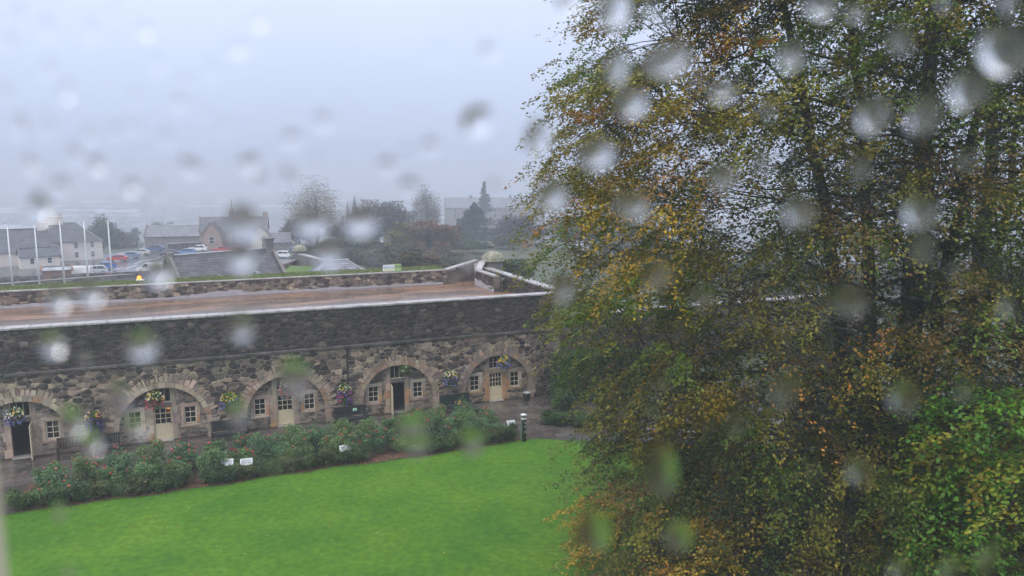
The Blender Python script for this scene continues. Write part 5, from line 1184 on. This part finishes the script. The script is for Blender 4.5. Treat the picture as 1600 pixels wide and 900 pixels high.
# spired house, cream gable, low sheds
o = atz(368, 384, ZE); t = house('spired_house', (o.x, o.y, ZE), 14, 17, 7, 4.4, 7.8, M['pinkstone'], 'hazy pink sandstone house with a little spired cupola on its ridge', [('front', k_, 1.2, 1.0, 1.8) for k_ in (-6.5, -3.5, 0, 3.5)], [(3, 1.2, 1.0, 2, M['pinkstone']), (8, 1.2, 1.0, 2, M['pinkstone'])], (.09, .09, .11))
m = MB(); m.lathe([(.75, 0), (.75, 1.6), (.9, 1.7), (.7, 1.9), (.3, 2.6), (.09, 3.0), (.05, 5.0), (.01, 5.3)], 10, (-.5, 0, 7.5)); m.build('cupola', M['greystone'], t)
o = atz(334, 388, ZE); house('gabled_wing', (o.x, o.y, ZE), 104, 6.5, 4.8, 3.7, 6.9, M['pinkstone'], 'pointed pink sandstone gable wing at the left of the spired house', [('left', 0, 1.4, 1.3, 1.9)], (), (.09, .09, .11))
o = atz(408, 389, ZE); house('cream_house', (o.x, o.y, ZE), 108, 8, 4.6, 3.6, 5.9, M['cream'], 'cream gabled house with a slate hung gable top above the slate roof', [('left', -.6, .5, .9, 1.1), ('left', -.8, 2.4, .6, .6)], (), (.10, .10, .125))
o = atz(433, 390, ZE); t = house('slate_shed', (o.x, o.y, ZE), 20, 6.4, 4.2, 2.2, 4.2, M['greystone'], 'low slate roofed shed with a bright blue end door left of the birch', (), (), (.16, .165, .20))
m = MB(); m.cbox(3.22, 3.3, -1.2, 1.2, 0, 2.6, .02); m.build('blue_door', M['bluepaint'], t)
o = atz(218, 392, ZE); house('low_hall', (o.x, o.y + 22, ZE), 12, 15, 8, 2.4, 5.0, M['greystone'], 'low hall with a broad hazy grey roof left of the lone dark tree', (), (), (.16, .165, .19))
o = atz(300, 386, ZE); stone_wall('yard_wall', atz(262, 391, ZE), atz(330, 387, ZE), 1.6, .5, 'hazy yard wall running behind the row of parked cars')
# long institution, church spires and the town in the haze
o = at(772, 345, 430); zb = GY_(o); house('long_institution', (o.x, o.y, zb), 6, 55, 15, at(772, 323, 430).z - zb, at(772, 309, 430).z - zb, M['greystone'], 'long hazy institutional building with a level pale roof on the skyline', [('front', k_, zz, 1.3, 2.0) for k_ in (-22, -16.5, -11, -5.5, 0, 5.5, 11, 16.5, 22) for zz in (at(772, 338, 430).z - zb, at(772, 331, 430).z - zb)], [(-13, 1.4, 1.2, 0, M['greystone']), (-3, 1.0, 2.0, 0, M['greystone']), (9, 1.4, 1.4, 0, M['greystone'])], (.14, .145, .17))
for px, py, tt, w, lb in ((553.5, 304, 400, 2.4, 'taller hazy church spire behind the dark domed tree'), (543, 313, 430, 1.8, 'smaller hazy church spire left of the taller one')):
    tp = at(px, py, tt); zb = GY_(tp); t = empty('church_spire', (tp.x, tp.y, zb)); tag(t, lb, 'spire', 'church spires in the hazy town'); h = tp.z - zb
    m = MB(); m.cbox(-w, w, -w, w, -1, h - 14, .3); m.build('tower', M['greystone'], t); m = MB(); m.lathe([(w * 1.15, 0), (w * .6, 6), (.05, 14)], 8, (0, 0, h - 14.2)); m.build('spire', M['slate_trim'], t)
    m = MB(); m.box(-.5, .5, -w - .05, -w + .02, h - 20, h - 16); m.build('belfry_opening', M['dark'], t)
mr_, md = MB(), MB(); r2 = random.Random(4)
for k_ in range(420):
    y = r2.uniform(440, 2000); x = r2.uniform(-.72, .55) * y; zb = float(ground_h(np.float64(x), np.float64(y))); big = r2.random() < .22
    l, d, h = (r2.uniform(30, 90), r2.uniform(18, 40), r2.uniform(6, 10)) if big else (r2.uniform(8, 22), r2.uniform(7, 10), r2.uniform(5, 8)); a = r2.uniform(-.5, .5); c, s = math.cos(a), math.sin(a)
    def tr(px_, py_, pz_): return (x + px_ * c - py_ * s, y + px_ * s + py_ * c, zb + pz_)
    g = r2.uniform(.6, 1.1) if big else r2.uniform(.12, .5); rh = h + d * (.06 if big else .35)
    q = [tr(-l / 2, -d / 2, -1), tr(l / 2, -d / 2, -1), tr(l / 2, d / 2, -1), tr(-l / 2, d / 2, -1), tr(-l / 2, -d / 2, h), tr(l / 2, -d / 2, h), tr(l / 2, d / 2, h), tr(-l / 2, d / 2, h), tr(-l / 2, 0, rh), tr(l / 2, 0, rh)]
    mr_.add(q, [(0, 1, 5, 4), (2, 3, 7, 6), (1, 2, 6, 9, 5), (3, 0, 4, 8, 7)], 1, (.4, .38, .36)); mr_.add(q[4:], [(0, 1, 5, 4), (2, 3, 4, 5)], 0, (g * .48, g * .50, g * .54))
tag(mr_.build('town', [M['slate'], M['slate']]), 'far off town of pale roofs dissolving in the rain haze', kind='stuff')
n = 30000; yy = rng.uniform(380, 1500, n); xx = rng.uniform(-.75, .6, n) * yy; cl = rng.normal(size=(n, 2)) * 4; cx = np.round(xx / 37) * 37 + np.sin(yy * .7) * 8; cy = np.round(yy / 53) * 53
xx, yy = cx + cl[:, 0] * 1.3, cy + cl[:, 1]; Pw = np.stack([xx, yy, ground_h(xx, yy) + rng.uniform(0, 9, n)], 1)
tag(leaf_obj('far_woods', Pw, rng.uniform(1.5, 3.5, n), tones(n, (.05, .06, .03)), M['needle'], tri=True), 'far off hedgerows and woods dissolving in the rain haze', kind='stuff')

# ------------------------------------------------------------------ the window the view is taken through
GY0 = .1200; GZ0, GZ1 = CAMZ - .42, CAMZ + .70
win = empty('casement_window', (0, .14, GZ0)); tag(win, 'rain spattered casement window with a pale frame that the view is taken through', 'window')
def fr(x0, x1, y0, y1, z0, z1, name): m = MB(); m.cbox(x0, x1, y0 - .14, y1 - .14, z0 - GZ0, z1 - GZ0, .006); return m.build(name, M['frame_oak'], win)
XM = [-1.86, -.98, -.131, .72, 1.60]
for x in XM: fr(x - .03, x + .03, .088, .150, GZ0 + .03, GZ1 - .03, 'mullion')
fr(-1.90, 1.64, .086, .152, GZ0 - .03, GZ0 + .028, 'bottom_rail'); fr(-1.90, 1.64, .086, .152, GZ1 - .028, GZ1 + .03, 'top_rail'); fr(-1.95, 1.69, .06, .22, GZ0 - .07, GZ0 - .032, 'sill')
for a, b in zip(XM[:-1], XM[1:]): m = MB(); m.box(a + .028, b - .028, GY0 - .14, GY0 + .004 - .14, .026, GZ1 - GZ0 - .026); m.build('pane', M['pane'], win)
YD = GY0 + .0043
PLACED = []
def drop(px, py, rx, ry, tilt, label, sag=.25, hgt=.40, must=False):
    """a bead of water on the outer face of the glass: flat against the pane, bulging outwards, fuller at its foot"""
    if not must and any((px - a_) ** 2 + (py - b_) ** 2 < (max(rx, ry) + c_) ** 2 for a_, b_, c_ in PLACED): return None
    PLACED.append((px, py, max(rx, ry)))
    X = (px - 800) / 1200; v = (py - 450) / 1200; d = Vector((X, math.cos(P_) - v * math.sin(P_), -math.sin(P_) - v * math.cos(P_))); q = Vector((0, 0, CAMZ)) + d * (YD / d.y); s = YD / d.y / 1200
    rx *= s; ry *= s; rm = min(rx, ry); N, K = 22, 7; irr = rnd.uniform(.06, .16 if max(rx, ry) < 20 * YD / 1200 else .09); vs = []; ct, st = math.cos(R(tilt)), math.sin(R(tilt)); ph = [rnd.uniform(0, 6.28) for _ in range(3)]
    for k_ in range(K + 1):
        rr_ = math.sqrt(1 - (k_ / K) * .985); h_ = rm * hgt * (1 - rr_ * rr_)
        for j in range(N):
            th = 2 * math.pi * j / N; w = 1 + irr * (.55 * math.sin(2 * th + ph[0]) + .45 * math.sin(3 * th + ph[1])); x, z = rx * w * rr_ * math.cos(th), ry * w * rr_ * math.sin(th)
            z -= sag * ry * (1 - rr_) * .6; x *= 1 - .12 * sag * math.sin(th); vs.append((x * ct - z * st, h_, x * st + z * ct))
    fs = []
    for k_ in range(K):
        for j in range(N): fs.append((k_ * N + j, k_ * N + (j + 1) % N, (k_ + 1) * N + (j + 1) % N, (k_ + 1) * N + j))
    b = len(vs); vs.append((0, 0, 0)); vs.append((sum(v_[0] for v_ in vs[K * N:K * N + N]) / N, rm * hgt, sum(v_[2] for v_ in vs[K * N:K * N + N]) / N))
    base = [tuple(v_) for v_ in vs[:N]]; b2 = len(vs); vs += base
    for j in range(N): fs.append((b, b2 + (j + 1) % N, b2 + j)); fs.append((b + 1, K * N + j, K * N + (j + 1) % N))
    m = MB(); m.add(vs, [f_[::-1] for f_ in fs]); o = m.build('raindrop', M['water']); o.location = q
    me = o.data; me.polygons.foreach_set('use_smooth', [len(p.vertices) == 4 or b + 1 in p.vertices[:] for p in me.polygons]); me.update()
    return tag(o, label, 'raindrop', 'raindrops on the window glass')
def small_label(px, py):
    if px > 880: p_ = 'among the upper beech boughs' if py < 300 else 'over the middle of the beech crown' if py < 600 else 'over the lower beech skirts'; p_ += ' left of the trunks' if px < 1250 else ' right of the trunks'
    elif py < 130: p_ = 'in the upper sky'
    elif py < 300: p_ = 'in the lower sky above the horizon'
    elif py < 430: p_ = 'over the misty houses and trees'
    elif py < 500: p_ = 'over the wet terrace'
    elif py < 580: p_ = 'over the upper dark wall'
    elif py < 700: p_ = 'over the arches'
    else: p_ = 'over the rose bed and lawn'
    if px <= 880: p_ += ', far left' if px < 220 else ', left of centre' if px < 540 else ', near the corner turret side'
    return 'small blurred raindrop ' + p_
NAMED = [(1040, 93, 40, 24, 18, 'big slanting oval raindrop, bright below and brown above, high on the beech'), (1572, 78, 42, 40, 0, 'biggest bright raindrop near the top right corner'), (1515, 140, 30, 30, -30, 'bright two lobed raindrop left below the biggest corner one'),
 (1444, 182, 22, 34, -15, 'pale smeared raindrop on the dark branches left of the two lobed one'), (930, 240, 27, 24, 10, 'round bright raindrop before the upper left boughs of the beech'), (985, 160, 22, 24, 0, 'greyish raindrop below left of the big slanting oval one'),
 (1236, 87, 19, 19, 0, 'round grey raindrop right of the big slanting oval one'), (1130, 276, 20, 22, 0, 'soft grey raindrop in the middle of the upper beech crown'), (1128, 140, 18, 18, 0, 'grey raindrop just below the right end of the big slanting oval one'),
 (862, 305, 22, 24, 0, 'pale raindrop on the left fringe of the beech by the skyline'), (840, 215, 20, 26, 0, 'pale raindrop against the sky at the left tip of the beech'), (877, 450, 17, 22, 0, 'round pale raindrop on the hanging leaves beside the range corner'),
 (1283, 6, 26, 20, 0, 'pale raindrop cut by the top edge above the beech'), (958, 15, 24, 30, 0, 'bright raindrop at the top edge over the left beech boughs'), (1033, 735, 24, 44, 0, 'tall raindrop, green above and white below, on the lower beech'),
 (736, 690, 20, 20, 0, 'round lawn green raindrop over the right part of the rose bed'), (650, 695, 22, 18, 0, 'lawn green raindrop over the middle of the rose bed'), (562, 345, 25, 24, 0, 'round white raindrop before the dark domed tree'), (486, 348, 24, 22, 0, 'soft white raindrop before the birch'),
 (380, 352, 26, 34, 0, 'tall whitish raindrop before the spired house'), (376, 400, 22, 24, 0, 'whitish raindrop over the middle of the slate roof'), (62, 324, 18, 22, 0, 'raindrop with a dark head in the haze above the flagpoles'), (746, 188, 25, 24, 20, 'raindrop with a dark brown head in the sky left of the beech'),
 (887, 4, 18, 14, 0, 'raindrop with a dark head cut by the top edge left of the beech'), (375, 512, 18, 22, 0, 'pale raindrop on the dark wall under the front coping'), (220, 540, 26, 22, 0, 'grey raindrop on the dark wall above the lamp lit arch'), (245, 425, 20, 24, 0, 'pale raindrop before the grass and slate roof left end'),
 (140, 458, 18, 22, 0, 'pale raindrop on the far terrace parapet, right of a twin'), (90, 466, 18, 22, 0, 'pale raindrop on the far terrace parapet, left of a twin'), (80, 538, 20, 20, 0, 'pale raindrop on the dark wall above the leftmost arch'), (183, 622, 17, 34, 8, 'tall raindrop, green above and white below, left of the lamp lit arch'),
 (212, 668, 15, 16, 0, 'white raindrop over the left window of the lamp lit arch'), (512, 395, 20, 24, 0, 'whitish raindrop over the hipped slate roof'), (112, 660, 20, 26, 0, 'pale raindrop over the violet basket pier'), (140, 692, 18, 20, 0, 'dim raindrop over the leftmost benches'),
 (1325, 470, 34, 24, 0, 'wide brown raindrop in the middle of the beech'), (1250, 330, 24, 24, 0, 'dim brown raindrop among the upper right boughs'), (1365, 180, 26, 26, 0, 'dim brown raindrop on the dark branches right of centre'),
 (985, 320, 26, 22, 0, 'dim olive raindrop among the left beech leaves'), (1440, 330, 26, 26, 0, 'dim grey raindrop by the right hand trunk'), (1415, 620, 22, 30, 0, 'dim green raindrop on the lower right trunk'), (930, 830, 22, 34, 10, 'dim yellowish green raindrop at the lower left edge of the beech'), (1060, 840, 20, 26, 0, 'dim green raindrop low on the beech bottom edge'),
 (645, 665, 22, 20, 0, 'grey green raindrop over roses below the open door'), (460, 590, 26, 30, 0, 'brownish smear of a raindrop on the third arch'), (370, 645, 16, 22, 0, 'green tinted raindrop beside the black bench')]
for a in NAMED: drop(*a, .25, .33 if max(a[2], a[3]) > 28 else .40, True)
for (px, py, rx, ry, tl) in [(25, 22, 9, 26, -8), (72, 43, 10, 22, 10), (142, 45, 9, 26, -4), (14, 62, 9, 15, 0), (104, 142, 10, 20, -25), (30, 196, 12, 20, -15), (74, 198, 9, 24, 0), (138, 212, 9, 13, -10), (116, 243, 11, 15, 10), (150, 258, 13, 14, 0), (45, 258, 10, 14, 0), (178, 205, 9, 12, 0), (208, 198, 8, 13, 0), (95, 290, 14, 12, 0), (205, 292, 12, 12, 0),
    (298, 262, 20, 14, -25), (390, 255, 18, 14, 20), (455, 217, 15, 12, 0), (505, 190, 13, 14, 20), (605, 258, 14, 12, 0), (672, 228, 13, 11, 0), (640, 290, 16, 12, 0), (280, 160, 16, 10, -15), (372, 76, 20, 9, 0), (405, 33, 14, 9, 0), (765, 78, 12, 12, 0), (225, 48, 10, 12, 0)]: drop(px, py, rx, ry, tl, small_label(px, py), .25, .36, True)
for k_ in range(100):
    px, py = (rnd.uniform(0, 1600), rnd.uniform(0, 900)) if k_ < 62 else (rnd.uniform(0, 520), rnd.uniform(0, 330)) if k_ < 82 else (rnd.uniform(900, 1600), rnd.uniform(0, 900))
    if py > 640 and px < 900 and rnd.random() < .5: continue
    r_ = rnd.uniform(4, 11) if px < 800 else rnd.uniform(6, 18); drop(px, py, r_, r_ * rnd.uniform(.8, 1.9), rnd.uniform(-30, 30), small_label(px, py), .3, rnd.uniform(.2, .38) if px > 850 or py > 300 else rnd.uniform(.2, .38))

for k_ in range(26):
    px, py = rnd.uniform(0, 420), rnd.uniform(0, 320); r_ = rnd.uniform(5, 10); drop(px, py, r_, r_ * rnd.uniform(1.4, 2.8), rnd.uniform(-30, 25), small_label(px, py), .3, rnd.uniform(.28, .36))
# ------------------------------------------------------------------ rain haze
hz = bpy.data.materials.new('haze'); hz.use_nodes = True; n_ = hz.node_tree; n_.nodes.remove(n_.nodes['Principled BSDF'])
pv = n_.nodes.new('ShaderNodeVolumePrincipled'); pv.inputs['Color'].default_value = (.63, .675, .775, 1); pv.inputs['Density'].default_value = HAZE; pv.inputs['Anisotropy'].default_value = 0.0
n_.links.new(pv.outputs[0], n_.nodes['Material Output'].inputs['Volume'])
m = MB(); m.box(-4500, 4500, -400, 5000, -46, 33); o = m.build('haze', hz); tag(o, kind='stuff')
